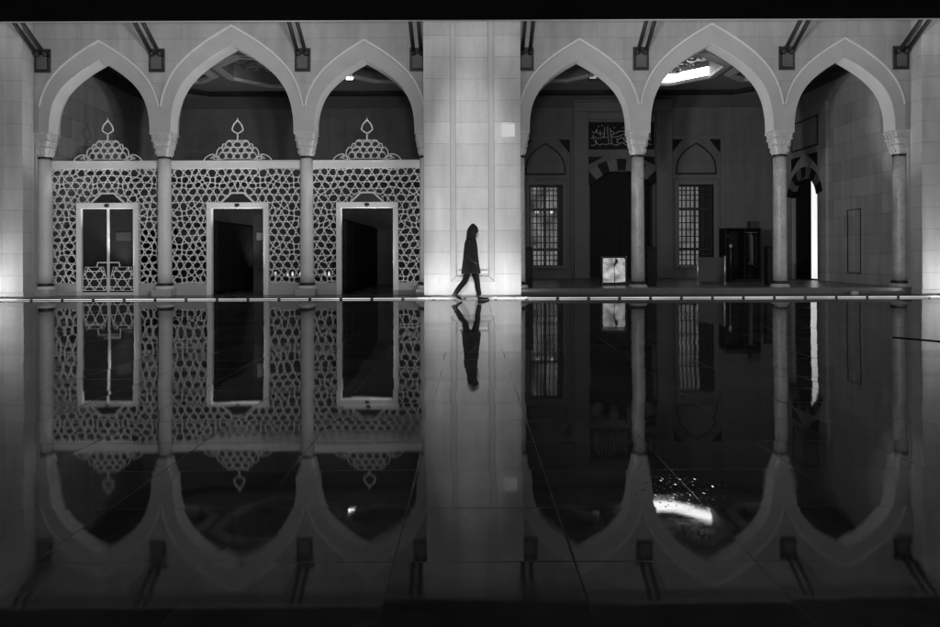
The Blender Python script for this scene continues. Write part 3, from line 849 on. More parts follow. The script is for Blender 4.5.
# windows
for k, (x0, x1, z0, z1) in enumerate(WIN):
    w = thing('window', ((x0+x1)/2, YW, z0), ['tall barred window glowing grey, left of the portal', 'tall barred window lit only on its left, right of the portal'][k], 'window', 'barred windows of the back wall')
    m = MB(); e = .16
    m.box(x0-e, x0, YW-.06, YW+.1, z0-.1, z1+e); m.box(x1, x1+e, YW-.06, YW+.1, z0-.1, z1+e); m.box(x0, x1, YW-.06, YW+.1, z1, z1+e); m.box(x0, x1, YW-.10, YW+.1, z0-.1, z0)
    m.build('frame', 'trim', w, bevel=.012)
    m = MB(); mid = (x0+x1)/2 if k == 0 else x0+.66*(x1-x0)
    m.box(x0+.12 if k == 0 else x0+.03, x1-.12 if k == 0 else mid, YW+.30, YW+.32, z0, z1-.05); m.build('pane', 'pane' if k == 0 else 'paneb', w)
    m = MB(); m.box(x0-.05, x1+.05, YW+.40, YW+.42, z0-.05, z1+.05); m.build('shutter', 'dark', w)
    g = MB()
    nb = 8
    for i in range(nb+1):
        xx = x0+(x1-x0)*i/nb; t = .020 if i % 4 else .036; g.box(xx-t, xx+t, YW+.14, YW+.175, z0, z1)
    hs = [.0, .065, .125, .19, .30, .385, .47, .555, .64, .715, .80, .87, .935, 1]
    for i, f in enumerate(hs):
        zz = z0+(z1-z0)*(1-f); t = .05 if i in (4, 10) else .018; g.box(x0, x1, YW+.130, YW+.139, zz-t, zz+t)
    g.build('grille', 'dark', w)
    if k == 0:
        m = MB(); m.box(mid-.05, mid+.05, YW+.25, YW+.299, z0, z1); m.build('mullion', 'dark', w)
    # blind pointed arch above
    cxw = (x0+x1)/2; zb = PZ(174.5)
    pr_ = arch_prof(.70, 1.08); lun = [(cxw-x, zb+z) for x, z in pr_]+[(cxw+x, zb+z) for x, z in pr_[::-1][1:]]
    m = MB(); m.prism(lun, YW-.03, YW-.002); ln = m.build('lunette', 'inner_shaded', w)
    m = MB()
    for p, q in zip(lun[:-1], lun[1:]): m.bar(p, q, .04, .025, YW-.05)
    m.bar(lun[0], lun[-1], .05, .025, YW-.051); m.build('lunette_rim', 'blackst', ln)
    for s in (-1, 1):
        m = MB(); xx = cxw+s*.86; m.prism([(xx, zb+1.22), (xx-s*.38, zb+1.22), (xx, zb+.75)], YW-.03, YW-.003); m.build('spandrel', 'blackst', w)
    m = MB()
    for s in (-1, 1): a, b = sorted((cxw+s*.90, cxw+s*1.0)); m.box(a, b, YW-.05, YW-.002, .3, zb+1.24)
    m.box(cxw-1.0, cxw+1.0, YW-.05, YW-.002, zb+1.242, zb+1.33); m.box(cxw-.9, cxw+.9, YW-.045, YW-.002, zb-.16, zb-.07)
    m.build('surround', 'trim', w, bevel=.01)
for k, px in enumerate((537.7, 552.5)):
    l_ = thing('hall_lamp', (PX(px), YW+.22, PZ(212)), f'small bright hanging lamp glowing behind the {"left" if k == 0 else "right"} half of the left window', 'hanging lamp', 'lamps behind the left window')
    m = MB(); m.lathe([(.0, -.06), (.05, -.03), (.055, .02), (.03, .06), (0, .07)], (PX(px), YW+.22, PZ(212)), 12); m.build('globe', 'bulb2', l_, smooth=True)
    m = MB(); m.tube([(PX(px), YW+.22, PZ(212)+.07), (PX(px), YW+.22, PZ(185.6))], .007, 6); m.build('cord', 'dark', l_)

# ------------------------------------------------------------------ right side wall with lit door
XS = XC+11.03
sw = thing('side_wall', (XS, 20.9, 0), 'stone side wall of the open portico running back from the right end pier', 'wall', 'side walls of the porticoes')
D0, D1, DT = 21.50, 23.15, 3.50
m = MB()
m.box(XS, XS+.5, YB+.001, D0, .169, ZCEIL+.6); m.box(XS, XS+.5, D1, YW-.001, .169, ZCEIL+.6); m.box(XS, XS+.5, D0, D1, DT, ZCEIL+.6); m.box(XS+.46, XS+.5, D0, D1, .169, DT)
m.build('wall', 'inner', sw)
m = MB(); m.box(XS-.05, XS-.001, YB+.01, YW-.06, 6.3, 6.66); m.build('upper_band', 'upper_band', sw)
po2 = thing('portal', (XS, 22.3, .17), 'striped arch portal in the right side wall with one bright half open door', 'portal', 'striped arch portals')
m = MB()
m.box(XS-.10, XS-.002, 20.95, D0, .169, 5.75); m.box(XS-.10, XS-.002, D1, 23.75, .169, 5.75); m.box(XS-.10, XS-.002, D0+.001, D1-.001, DT+.02, 5.75)
m.build('surround', 'inner', po2, bevel=.015)
yc = (D0+D1)/2; zc = 2.75; r0, r1 = .78, 1.12; half = R(78); nv = 9
for k in range(nv):
    a0, a1 = -half+2*half*k/nv, -half+2*half*(k+1)/nv
    P = [(yc+1.06*r*math.sin(a), zc+r*math.cos(a)) for r, a in ((r0, a0), (r0, (a0+a1)/2), (r0, a1), (r1, a1), (r1, (a0+a1)/2), (r1, a0))]
    m = MB(); m.add([(XS-.125, y, z) for y, z in P]+[(XS+.03, y, z) for y, z in P], [(0, 1, 2, 3, 4, 5), (11, 10, 9, 8, 7, 6)]+[(j, (j+1) % 6, 6+(j+1) % 6, 6+j) for j in range(6)])
    m.build('arch_stone', 'blackst' if k % 2 == 0 else 'palest', po2)
for s in (-1, 1):
    P = [(yc+s*.86, 4.25), (yc+s*.18, 4.25), (yc+s*.5, 4.08), (yc+s*.86, 3.8)]
    m = MB(); m.add([(XS-.115, y, z) for y, z in P]+[(XS-.101, y, z) for y, z in P], [(0, 1, 2, 3), (7, 6, 5, 4)]+[(j, (j+1) % 4, 4+(j+1) % 4, 4+j) for j in range(4)]); m.build('spandrel', 'blackst', po2)
m = MB(); m.box(XS+.02, XS+.06, 22.02, D1, .17, DT); m.build('door_leaf', 'wood', po2)
m = MB(); m.box(XS-.02, XS+.0, 21.53, 22.02, .22, 3.43); m.build('lit_gap_sheet', 'doorlit', po2)  # glowing sheet in place of the lit room beyond the door gap
tag(po2.children[-1], 'glowing sheet standing in for the lit room behind the door gap')
pn = thing('wall_panel', (XS, 22.3, 4.4), 'slim dark outlined rectangular panel above the portal in the side wall', 'panel')
m = MB(); y0, y1, z0, z1 = 21.4, 23.15, 4.45, 5.42
m.box(XS-.112, XS-.1005, y0, y1, z0, z1); m.build('slab', 'inner', pn)
m = MB(); t = .05
m.box(XS-.13, XS-.1125, y0, y1, z1-t, z1); m.box(XS-.13, XS-.1125, y0, y1, z0, z0+t); m.box(XS-.13, XS-.1125, y0, y0+t, z0+t, z1-t); m.box(XS-.13, XS-.1125, y1-t, y1, z0+t, z1-t)
m.build('border', 'darkst', pn)
ni = thing('wall_niche', (XS, 19.55, .4), 'narrow upright stone panel with carved lattice foot, set in the right side wall', 'niche')
m = MB(); y0, y1, z0, z1 = 19.22, 19.90, .45, 2.30
m.box(XS-.015, XS-.001, y0, y1, z0, z1); m.build('slab', 'inner', ni)
m = MB(); t = .02
m.box(XS-.04, XS-.016, y0, y1, z1-t, z1); m.box(XS-.04, XS-.016, y0, y1, z0, z0+t); m.box(XS-.04, XS-.016, y0, y0+t, z0+t, z1-t); m.box(XS-.04, XS-.016, y1-t, y1, z0+t, z1-t); m.build('border', 'darkst', ni)
lt = MB()
for c in pent_cells(.06, -.3, .3, .5, .95):
    c = ccw(c)
    for a_ in ((1, 0, .29), (-1, 0, .29), (0, 1, 1.0), (0, -1, -.5)):
        if len(c) >= 3: c = clip(c, *a_)
    if len(c) < 3 or abs(area(c)) < 1e-4: continue
    q = inset(c, .011); t_ = MB(); add_cell(t_, c, rounded(q) if len(q) >= 3 else [], 0, .012)
    lt.add([(XS-.03+v[1], yc-22.325+19.56+v[0], v[2]) for v in t_.v], t_.f)
lt.build('carving', 'inner', ni)

# ------------------------------------------------------------------ things standing in the right portico
FZ = .169
def at(px, d): return (px-470)/679*d
# glowing display box
d = 18.9; x0, x1 = at(601, d), at(627, d); y0 = d; zt = FZ+.80
db = thing('display_box', ((x0+x1)/2, d, FZ), 'low glowing white display box with dark seam, on the portico floor', 'light box')
m = MB()
m.box(x0, x0+.05, d-.02, d+.18, FZ, zt); m.box(x1-.05, x1, d-.02, d+.18, FZ, zt); m.box(x0+.05, x1-.05, d-.02, d+.18, zt-.05, zt); m.box(x0+.05, x1-.05, d-.02, d+.18, FZ, FZ+.07); m.box(x0+.05, x1-.05, d+.15, d+.179, FZ+.07, zt-.05)
m.build('frame', 'dark', db, bevel=.008)
mid = x0+.52*(x1-x0); H = zt-.05-FZ-.07; zb = FZ+.07
seam = [(mid+.012*math.sin(7*t)+(.03 if t > .75 else 0), zb+H*t) for t in [i/12 for i in range(13)]]
m = MB(); m.prism([(x0+.052, zb)]+[(x-.014, z) for x, z in seam]+[(x0+.052, zb+H)], d+.0, d+.02); m.build('panel', 'display', db)
m = MB(); m.prism([(x+(.012 if t < 8 else .012+.075*math.sin((t-8)/4*math.pi)), z) for t, (x, z) in list(enumerate(seam))[::-1]]+[(x1-.052, zb+.02), (x1-.052, zb+H-.03), (x1-.10, zb+H)], d+.005, d+.03); m.build('panel', 'display', db)
for sx in (x0+.025, x1-.025):
    for zz in (FZ+.04, zt-.025):
        kb = MB(); kb.lathe([(0, 0), (.016, 0), (.012, .01), (0, .012)], n=10); k2 = MB(); k2.add([(sx+x, d-.021-z, zz+y) for x, y, z in kb.v], kb.f); k2.build('bolt', 'steel', db, smooth=True)
# tall dark bins
def make_bin():
    r_ = thing('tall_bin', (0, 0, 0), '', 'bin', 'dark bins behind the columns')
    m = MB(); m.rings([[(x*w, y*w, z) for x, y in ((-.13, -.13), (.13, -.13), (.13, .13), (-.13, .13))] for w, z in ((.94, 0), (.96, .05), (1.0, .98))]); m.build('body', 'blackst', r_, bevel=.01)
    m = MB(); m.rings([[(x*w, y*w, z) for x, y in ((-.13, -.13), (.13, -.13), (.13, .13), (-.13, .13))] for w, z in ((1.05, .981), (1.05, 1.03), (.9, 1.065))]); m.build('lid', 'blackst', r_, bevel=.008)
    return r_
b0 = make_bin()
for k, (px, lab) in enumerate(((527.5, 'tall dark bin in front of the left barred window beside the central pier'), (650.7, 'tall dark bin close behind the speckled column next to the glowing box'), (770.5, 'tall dark bin between the dark cabinet and a speckled column'))):
    o = b0 if k == 0 else copy_tree(b0)
    o.location = (at(px, 18.5), 18.5, FZ); o['label'] = lab
# low barrier with two posts
d = 19.3
ba = thing('barrier', (at(711, d), d, FZ), 'low glass barrier between two short steel posts, before the right window', 'barrier')
for px in (697.6, 724.8):
    m = MB(); m.tube([(at(px, d), d, FZ), (at(px, d), d, FZ+.80)], .027, 12); m.lathe([(.06, 0), (.06, .012), (.03, .02)], (at(px, d), d, FZ), 14); m.build('post', 'steel', ba, smooth=True)
m = MB(); m.box(at(697.6, d)+.03, at(724.8, d)-.03, d-.012, d+.012, FZ+.06, FZ+.76); m.build('panel', 'smoke', ba)
# cabinet with coats
d = 21.0; x0, x1 = at(725.5, d), at(761.5, d); zt = 1.83
cb = thing('cabinet', ((x0+x1)/2, d, FZ), 'black open fronted coat cabinet left of the speckled column, beside the barrier', 'cabinet')
m = MB(); m.box(x0, x0+.04, d, d+.55, FZ, zt); m.box(x1-.04, x1, d, d+.55, FZ, zt); m.box(x0+.04, x1-.04, d, d+.55, zt-.04, zt); m.box(x0+.04, x1-.04, d, d+.55, FZ+.001, FZ+.08); m.box(x0+.04, x1-.04, d+.52, d+.549, FZ+.08, zt-.04); m.box(x0+.60, x0+.63, d+.01, d+.52, FZ+.08, zt-.04)
m.build('carcass', 'wood', cb, bevel=.005)
m = MB(); m.tube([(x0+.63, d+.22, zt-.14), (x1-.04, d+.22, zt-.14)], .014, 8); m.build('rail', 'steel', cb)
m = MB(); m.lathe([(0, 0), (.10, 0), (.10, .015), (0, .02)], n=20); mr = MB(); mr.add([(x0+.20+x, d+.50-z, zt-.24+y) for x, y, z in m.v], m.f); mr.build('mirror', 'cloth1', cb, smooth=True)
m = MB(); m.lathe([(0, -.06), (.038, -.035), (.042, .03), (0, .06)], (x0+.20, d+.1, 1.27), 12); lm = m.build('bright_spot', mat_emit('bright_spot_glow', 1, .10), cb, smooth=True)  # small glowing body for a bright spot in the cabinet
m = MB(); m.tube([(x0+.20, d+.1, FZ+.08), (x0+.20, d+.1, 1.22)], .02, 8); m.build('bright_spot_stem', 'dark', cb)
m = MB(); m.box(x1-.28, x1-.02, d+.08, d+.4, zt+.001, zt+.21); bx = m.build('storage_box', 'dark', bevel=.01)
tag(bx, 'small dark box resting on top of the black coat cabinet', 'box')
for k, gx in enumerate((.72, .86, .99)):
    gm = MB(); cxg = x0+gx; rs = []
    for z, w, th in ((zt-.17, .02, .03), (zt-.22, .05, .12), (zt-.30, .06, .2), (zt-.7, .055, .19), (zt-1.05-.1*k, .07, .21)):
        rs.append([(cxg+w*math.cos(2*math.pi*i/14)*(1+.2*math.sin(3*2*math.pi*i/14)), d+.22+th*math.sin(2*math.pi*i/14)*.9, z) for i in range(14)])
    gm.rings(rs); o = gm.build('hanging_coat', ['trouser', 'cloth1', 'coat'][k], smooth=True)
    tag(o, ['dark coat hanging innermost in the black cabinet', 'pale grey coat hanging between two dark coats in the cabinet', 'dark grey coat hanging nearest the right side of the cabinet'][k], 'coat', 'coats in the cabinet')

# ------------------------------------------------------------------ behind the left screens: dark racks and added glint lamps
for k, (X, y1_, zt, lab) in enumerate(((-3.28, 23.9, 1.98, 'dark shoe rack seen through the open doorway beside the central pier'), (-6.68, 20.9, 1.95, 'dark shoe rack seen through the doorway under the tall left arch'), (-9.75, 22.6, 1.9, 'dark shoe rack behind the closed glass doors'))):
    rk = thing('shoe_rack', (X, 18.2, 0), lab, 'shoe rack', 'shoe racks behind the lattice screens')
    m = MB(); m.box(X-.34, X-.30, 17.9, y1_, .002, zt); m.build('back_panel', 'wood', rk)
    m = MB()
    n_ = int((y1_-17.9)/.9)
    for i in range(n_+1):
        yy = 17.9+(y1_-17.9-.03)*i/n_; m.box(X-.299, X, yy, yy+.03, .002, zt)
    m.build('divider', 'wood', rk)
    for z in (.1, .5, .88, 1.26, 1.64, zt-.03):
        m = MB(); m.box(X-.299, X+.003, 17.9, y1_, z, z+.025); m.build('shelf', 'wood', rk)
    for i in range(n_):
        ya, yb = 17.9+(y1_-17.9-.03)*i/n_+.012, 17.9+(y1_-17.9-.03)*(i+1)/n_-.006
        m = MB(); m.box(X+.004, X+.022, ya, yb, .08, zt-.04); m.build('door', 'wood', rk)
for k, (xa, xb, lab) in enumerate(((-5.95, -4.75, 'low dark bench added under the glint lamps behind the middle lattice screen'), (-4.45, -3.70, 'low dark bench added under the glint lamps behind the screen next to the pier'))):
    bn = thing('low_bench', ((xa+xb)/2, 19.6, 0), lab, 'bench', 'benches behind the lattice screens')
    m = MB(); m.box(xa, xb, 19.45, 19.75, .33, .37); m.build('seat', 'wood', bn, bevel=.006)
    for xx in (xa+.05, xb-.05):
        for yy in (19.49, 19.71):
            m = MB(); m.box(xx-.025, xx+.025, yy-.025, yy+.025, .002, .33); m.build('leg', 'wood', bn)
lampx = [275.5, 288, 292.5, 300.5, 325.2, 329, 335.5, 339]  # lamps added to draw bright floor reflections behind the lattice
pl = None
for k, px in enumerate(lampx):
    loc = (at(px, 19.6), 19.6, .37)
    if pl is None:
        pl = thing('glint_lamp', loc, '', 'lamp', 'added glint lamps behind the lattice')
        m = MB(); m.lathe([(.04, 0), (.04, .012), (.015, .02), (.012, .06)], loc, 12); m.build('stand', 'dark', pl, smooth=True)
        m = MB(); m.lathe([(.014, .06), (.030, .085), (.028, .14), (.008, .19), (0, .195)], loc, 12); m.build('bulb', 'bulb', pl, smooth=True); o = pl
    else:
        o = copy_tree(pl); o.location = loc
    if k in (0,): o['label'] = 'small added glint lamp nearest the middle doorway, standing alone behind the lattice'
    elif k < 4: o['label'] = 'small added glint lamp of the cluster left of the column between the open doorways'
    else: o['label'] = 'small added glint lamp of the row right of the column between the open doorways'

# ------------------------------------------------------------------ canopy and its struts
CZ, CY = 6.385, 15.5
ca = thing('canopy', (0, 13, CZ), 'long black canopy slab overhead, held by the twin rod struts', 'canopy')
m = MB(); m.box(-14, 14, 10.5, CY, CZ, CZ+.72); m.build('roof_slab', 'black', ca)
m = MB(); m.box(-14, 14, CY+.001, CY+.03, CZ-.018, CZ+.06); m.build('edge_halo_strip', 'metalw', ca)  # pale strip added for the bright halo line along the canopy edge
def make_bracket():
    r_ = thing('canopy_bracket', (0, 0, 0), '', 'bracket', 'struts tying the canopy to the wall')
    m = MB(); m.box(-.20, .20, -.035, -.001, -.30, .29); m.build('wall_plate', 'dark', r_, bevel=.008)
    m = MB(); m.box(-.13, .13, -.075, -.036, -.24, .12); m.build('cover', 'cover', r_, bevel=.01)
    for s in (-1, 1):
        m = MB(); m.tube([(s*.10, -.036, .12), (s*.10, -.17, .175)], .062, 14); m.build('socket', 'dark', r_, smooth=True)
        m = MB(); m.tube([(s*.10, -.10, .14), (s*.10, -1.63, 1.03)], .05, 12); m.build('rod', 'dark', r_, smooth=True)
    return r_
b0 = make_bracket(); k = 0
blab = {(-1, 0): 'twin rod canopy strut beside the left edge of the central pier', (-1, 1): 'twin rod canopy strut between the tall left arch and the arch next to the pier',
        (-1, 2): 'twin rod canopy strut between the far left arch and the tall left arch', (-1, 3): 'twin rod canopy strut in the left corner, next to the left end pier',
        (1, 0): 'twin rod canopy strut beside the right edge of the central pier', (1, 1): 'twin rod canopy strut between the first and tall right arches',
        (1, 2): 'twin rod canopy strut between the tall right arch and the far right arch', (1, 3): 'twin rod canopy strut in the right corner, next to the right end pier'}
for side in (-1, 1):
    for i, x in enumerate((1.37, 4.28, 7.97, 10.86)):
        o = b0 if k == 0 else copy_tree(b0); k += 1
        o.location = (XC+side*x, YF, 5.98); o['label'] = blab[(side, i)]

# unseen fill spots added ahead of the canopy to light the facade
def spot(name, loc, target, power, angle, blend=1.0, r=.15):
    l = bpy.data.lights.new(name, 'SPOT'); l.energy = power; l.spot_size = R(angle); l.spot_blend = blend; l.shadow_soft_size = r
    o = bpy.data.objects.new(name, l); COL.objects.link(o); o.location = loc
    o.rotation_euler = (Vector(target)-Vector(loc)).to_track_quat('-Z', 'Y').to_euler(); return o
for sgn in (-1, 1):
    for x, tx, pw in ((1.2, 3.3, 330), (.2, 6.0, 1150), (-1.0, 9.9, 2150)):
        spot('facade_fill', (sgn*x, 5.0, 2.9), (XC+sgn*tx, 17.2, 5.7), pw, 60, .9, .3)
# strip washing the head of the wall from behind the canopy edge
al = bpy.data.lights.new('canopy_wash', 'AREA'); al.shape = 'RECTANGLE'; al.size = 25; al.size_y = .06; al.energy = 60
ao = bpy.data.objects.new('canopy_wash', al); COL.objects.link(ao); ao.location = (XC, CY+.10, CZ+.25); ao.rotation_euler = (R(60), 0, 0)
def bar_light(name, loc, sx, sy, power, ang):
    l = bpy.data.lights.new(name, 'AREA'); l.shape = 'RECTANGLE'; l.size = sx; l.size_y = sy; l.energy = power
    o = bpy.data.objects.new(name, l); COL.objects.link(o); o.location = loc; o.rotation_euler = (R(ang), 0, 0); return o
bar_light('pier_downlight', (XC, CY+.22, CZ+.22), 1.2, .06, 3.2, 52)
pf = spot('pier_fill', (XC, 5.0, 2.9), (XC, 16.74, 2.2), 3500, 38, .6, .3); pf.scale = (.36, 1, 1)  # added unseen spot, narrowed sideways to brighten the central pier
for side in (-1, 1):
    for (c, hb), ap in zip(BAYS, APEX):
        spot('arch_uplight', (XC+side*(c-.75), 17.30, .20), (XC+side*(c+1.1), 17.43, 5.0), 420, 46, .8, .05)
    spot('ceiling_fill', (XC+side*6.07, 20.6, .20), (XC+side*6.07, 21.2, 6.8), 150 if side < 0 else 30, 110, 1, .1)  # added unseen spot that brightens the portico ceiling frames
for s in (-1, 1):
    bar_light('pier_uplight', (XC+s*.92, 15.90, plaza_z(15.90)+.012), .85, .03, 21, 158)
    bar_light('pier_uplight', (XC+s*12.3, 15.90, plaza_z(15.9)+.012), 1.9, .03, 48, 158)

fd = MB(); fd.lathe([(.10, 0), (.105, .015), (.085, .06), (.05, .085), (0, .095)], (9.62, 16.99, .001), 20)
tag(fd.build('floor_dome', 'soft', smooth=True), 'small pale rounded dome on the terrace before the far right arch', 'dome')
# loose cable on the paving
m = MB(); cpts = [(6.25+.28*k, 10.05-.62*k**.8*.62+.10*math.sin(1.7*k)) for k in range(9)]
m.tube([(x, y, plaza_z(y)+.007) for x, y in cpts], .008, 8)
tag(m.build('cable', 'blackst', smooth=True), 'thin black cable lying on the wet paving in front of the right end pier', 'cable')

# ------------------------------------------------------------------ person
PXX, PY = .045, 16.10
PZ0 = plaza_z(PY)
def pp(x, z, y=0): return (PXX+(x+.02)*1.11-.02, PY+y, PZ0+z)
def skin(name, verts, edges, radii, mat, parent=None, sub=2, root=0):
    me = bpy.data.meshes.new(name); me.from_pydata([tuple(v) for v in verts], edges, []); me.update()
    o = bpy.data.objects.new(name, me); COL.objects.link(o); me.materials.append(M[mat])
    sk = o.modifiers.new('flesh', 'SKIN'); sk.use_smooth_shade = True
    for i, r_ in enumerate(radii):
        sv = me.skin_vertices[0].data[i]; sv.radius = (r_, r_) if not isinstance(r_, tuple) else r_; sv.use_root = (i == root)
    s_ = o.modifiers.new('round', 'SUBSURF'); s_.levels = sub; s_.render_levels = sub
    if parent:
        o.parent = parent; o.matrix_parent_inverse = parent.matrix_basis.inverted()
    return o
V, E, RD = [], [], []
def jv(p, r, link=None):
    V.append(p); RD.append(r)
    if link is not None: E.append((link, len(V)-1))
    return len(V)-1
pel = jv(pp(-.03, .95), (.13, .11)); wa = jv(pp(-.025, 1.10), (.125, .10), pel); ch = jv(pp(-.025, 1.30), (.15, .11), wa); nk0 = jv(pp(-.01, 1.47), .065, ch)
nk = jv(pp(.01, 1.54), .055, nk0); h1 = jv(pp(.03, 1.61), (.075, .085), nk); h2 = jv(pp(.03, 1.69), (.085, .10), h1); h3 = jv(pp(.02, 1.755), (.06, .07), h2)
for s in (-1, 1):
    sh = jv(pp(-.02, 1.42, s*.17), .06, ch); el = jv(pp(-.08, 1.14, s*.225), .042, sh); wr = jv(pp(.03, .97, s*.205), .028, el); ha = jv(pp(.05, .90, s*.17), (.03, .016), wr)
    for q in range(4):                                              # fingers tucked in the coat pocket
        f1 = jv(pp(.025+.018*q, .845-.004*abs(q-1.5), s*.165), .009, ha); jv(pp(.03+.017*q, .80-.006*abs(q-1.5), s*.155), .0075, f1)
    t1 = jv(pp(.085, .885, s*.165), .011, ha); jv(pp(.095, .85, s*.16), .009, t1)
# near leg trails, far leg leads
k1 = None
for (hip, kn, an, ty) in (((-.05, .88), (-.150, .465), (-.385, .125), -.085), ((.0, .88), (.108, .46), (.165, .085), .085)):
    h_ = jv(pp(hip[0], hip[1], ty), .085, pel); k_ = jv(pp(kn[0], kn[1], ty), .055, h_); c_ = jv(pp(.6*kn[0]+.4*an[0]-.015, .6*kn[1]+.4*an[1], ty), .052, k_); a_ = jv(pp(an[0], an[1], ty), .037, c_)
    if ty < 0: jv(pp(-.285, .035, ty), (.035, .022), a_)
    else: jv(pp(.30, .045, ty), (.035, .022), a_)
person = skin('person', V, E, RD, 'skin')
tag(person, 'person in a dark hooded knee length coat walking right past the bright pier', 'person')
# face details: nose, brow, lips, ears sit on the head under the hood
m = MB(); m.lathe([(0, -.03), (.018, -.02), (.012, .02), (0, .03)], pp(.128, 1.665), 8); m.build('nose', 'skin', person, smooth=True)
for s in (-1, 1):
    m = MB(); m.lathe([(0, -.010), (.011, 0), (0, .010)], pp(.108, 1.692, s*.032), 8); m.build('eye', 'shoe', person, smooth=True)
m = MB(); m.lathe([(0, -.008), (.022, 0), (0, .008)], pp(.105, 1.615), 10); m.build('mouth', 'trouser', person, smooth=True)
def ering(z, xl, xr, hy, n=32, wob=0, ph=0, sq=1.0):
    cx, rx = (xl+xr)/2, (xr-xl)/2; out = []
    for i in range(n):
        a = 2*math.pi*i/n; w = 1+wob*math.sin(5*a+ph)
        ca, sa = math.cos(a), math.sin(a)
        out.append(pp(cx+rx*w*math.copysign(abs(ca)**sq, ca), z+(.012*math.sin(3*a) if wob > .03 else 0), hy*w*math.copysign(abs(sa)**sq, sa)))
    return out
m = MB()
rs = [ering(.635, -.225, .178, .215, wob=.045), ering(.655, -.229, .184, .225, wob=.045), ering(.75, -.222, .168, .225, wob=.035, ph=.4), ering(.88, -.207, .150, .22, wob=.025), ering(1.0, -.193, .137, .215, wob=.02, ph=.8), ering(1.12, -.182, .127, .21, wob=.015),
      ering(1.25, -.170, .120, .215), ering(1.36, -.157, .107, .215), ering(1.43, -.137, .092, .185), ering(1.475, -.112, .080, .13), ering(1.50, -.09, .07, .09)]
m.rings(rs); coat = m.build('coat', 'coat', person, smooth=True)
for s in (-1, 1):
    m = MB(); pts = [pp(-.03, 1.435, s*.15), pp(-.035, 1.40, s*.20), pp(-.06, 1.27, s*.232), pp(-.085, 1.13, s*.245), pp(-.04, 1.03, s*.24), pp(.02, .965, s*.215), pp(.04, .935, s*.185)]
    rads = [.06, .078, .074, .066, .060, .054, .052]
    rr = []
    P = [Vector(p) for p in pts]
    for k, p in enumerate(P):
        t = (P[min(k+1, len(P)-1)]-P[max(k-1, 0)]).normalized(); a = t.cross(Vector((0, 1, 0))).normalized(); b = t.cross(a)
        rr.append([p+rads[k]*(a*math.cos(2*math.pi*i/14)+b*math.sin(2*math.pi*i/14)*.8) for i in range(14)])
    m.rings(rr); m.build('sleeve', 'coat', coat, smooth=True)
    m = MB(); m.cbox(pp(.055, .94, s*.212), (.12, .022, .02)); m.build('pocket', 'coat', coat, bevel=.006)
# hood: a shell with the face left open
m = MB(); H = [(1.43, -.115, .075, .15), (1.47, -.108, .070, .12), (1.51, -.103, .074, .106), (1.55, -.101, .086, .106), (1.59, -.099, .108, .112), (1.63, -.094, .142, .118), (1.665, -.084, .143, .118), (1.70, -.068, .124, .11), (1.735, -.05, .102, .094), (1.77, -.028, .076, .068), (1.795, -.006, .052, .038), (1.807, .012, .034, .01)]
n = 32; vs = []; fs = []
for (z, xl, xr, hy) in H: vs += ering(z, xl, xr, hy, n)
for k in range(len(H)-1):
    for i in range(n):
        if 1.54 < H[k][0] < 1.69 and (i <= 2 or i >= n-3): continue
        j = (i+1) % n; fs.append((k*n+i, k*n+j, (k+1)*n+j, (k+1)*n+i))
fs.append(tuple((len(H)-1)*n+i for i in range(n)))
m.add(vs, fs); hood = m.build('hood', 'coat', coat, smooth=True)
so = hood.modifiers.new('cloth', 'SOLIDIFY'); so.thickness = .016; so.offset = 1
# trousers
TV, TE, TR = [], [], []
def tv(p, r, l=None):
    TV.append(p); TR.append(r)
    if l is not None: TE.append((l, len(TV)-1))
    return len(TV)-1
t0 = tv(pp(-.03, .90), (.13, .12))
for (hip, kn, an, ty) in (((-.06, .80), (-.150, .465), (-.382, .128), -.085), ((.01, .80), (.108, .46), (.163, .092), .085)):
    a = tv(pp(hip[0], hip[1], ty), .098, t0); b = tv(pp((hip[0]+kn[0])/2, (hip[1]+kn[1])/2, ty), .090, a); c = tv(pp(kn[0], kn[1], ty), .075, b); d_ = tv(pp((kn[0]+an[0])/2-.012, (kn[1]+an[1])/2, ty), .069, c); tv(pp(an[0], an[1], ty), .058, d_)
tro = skin('trousers', TV, TE, TR, 'trouser', person)
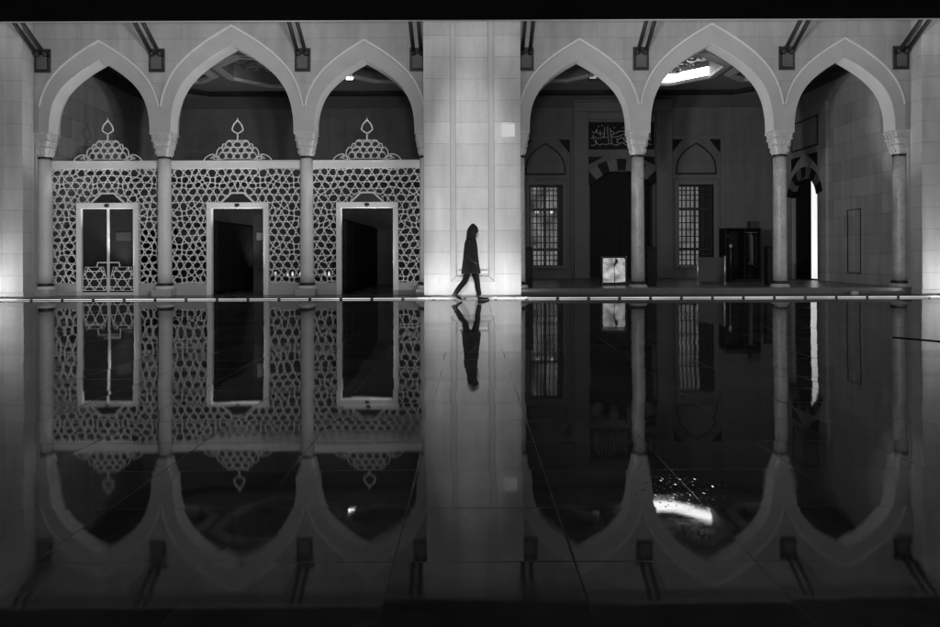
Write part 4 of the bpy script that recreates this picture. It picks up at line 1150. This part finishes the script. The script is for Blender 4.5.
# shoes
def shoe(heel, toe, ty, up):
    """heel, toe in (x,z): sole line"""
    h, t = Vector((heel[0], 0, heel[1])), Vector((toe[0], 0, toe[1])); ax = (t-h).normalized(); nz = Vector((-ax.z, 0, ax.x)); L = (t-h).length
    m = MB(); rs = []
    for f, w, ht in ((0, .022, .05), (.06, .034, .085), (.22, .037, .10), (.40, .036, .082), (.6, .043, .062), (.82, .042, .050), (.95, .028, .038), (1.0, .010, .024)):
        c = h+ax*L*f; ring = []
        for i in range(16):
            a = 2*math.pi*i/16; ring.append(pp(*( (lambda v: (v.x, v.z))(c+nz*(ht/2+ht/2*math.sin(a)*(1 if math.sin(a) > 0 else .98))) ), ty+w*math.cos(a)))
        rs.append(ring)
    m.rings(rs); return m.build('shoe', 'shoe', person, smooth=True)
shoe((-.445, .105), (-.215, .006), -.085, 1)
shoe((.115, .004), (.375, .006), .085, 1)

# ------------------------------------------------------------------ world, moonlight, camera
w = bpy.data.worlds.new('World'); sc.world = w; w.use_nodes = True
nt = w.node_tree; bg = nt.nodes['Background']
sky = nt.nodes.new('ShaderNodeTexSky'); sky.sky_type = 'NISHITA'; sky.sun_disc = False
sky.sun_elevation = R(35); sky.sun_rotation = R(160)
bw = nt.nodes.new('ShaderNodeRGBToBW'); nt.links.new(sky.outputs[0], bw.inputs[0]); nt.links.new(bw.outputs[0], bg.inputs[0]); bg.inputs[1].default_value = .052
sl = bpy.data.lights.new('moonlight', 'SUN'); sl.energy = .004; sl.angle = R(5)
so_ = bpy.data.objects.new('moonlight', sl); COL.objects.link(so_); so_.rotation_euler = (R(55), 0, R(-20))

cam = bpy.data.cameras.new('camera'); co = bpy.data.objects.new('camera', cam); COL.objects.link(co)
cam.sensor_width = 36; cam.lens = 679/940*36; cam.shift_y = -58.5/940; cam.shift_x = 0
cam.clip_start = .05; cam.clip_end = 2000
co.location = (0, 0, 1.02); co.rotation_euler = (R(90), R(0.0), 0)
from mathutils import Matrix
co.rotation_euler = (Matrix.Rotation(R(90), 3, 'X') @ Matrix.Rotation(R(-.21), 3, 'Z')).to_euler()
sc.camera = co
sc.view_settings.view_transform = 'Standard'; sc.view_settings.look = 'None'; sc.view_settings.exposure = 0; sc.view_settings.gamma = 1
try: sc.view_settings.use_curve_mapping = False
except Exception: pass
sc.cycles.use_denoising = True
sc.cycles.max_bounces = 6; sc.cycles.sample_clamp_indirect = 6
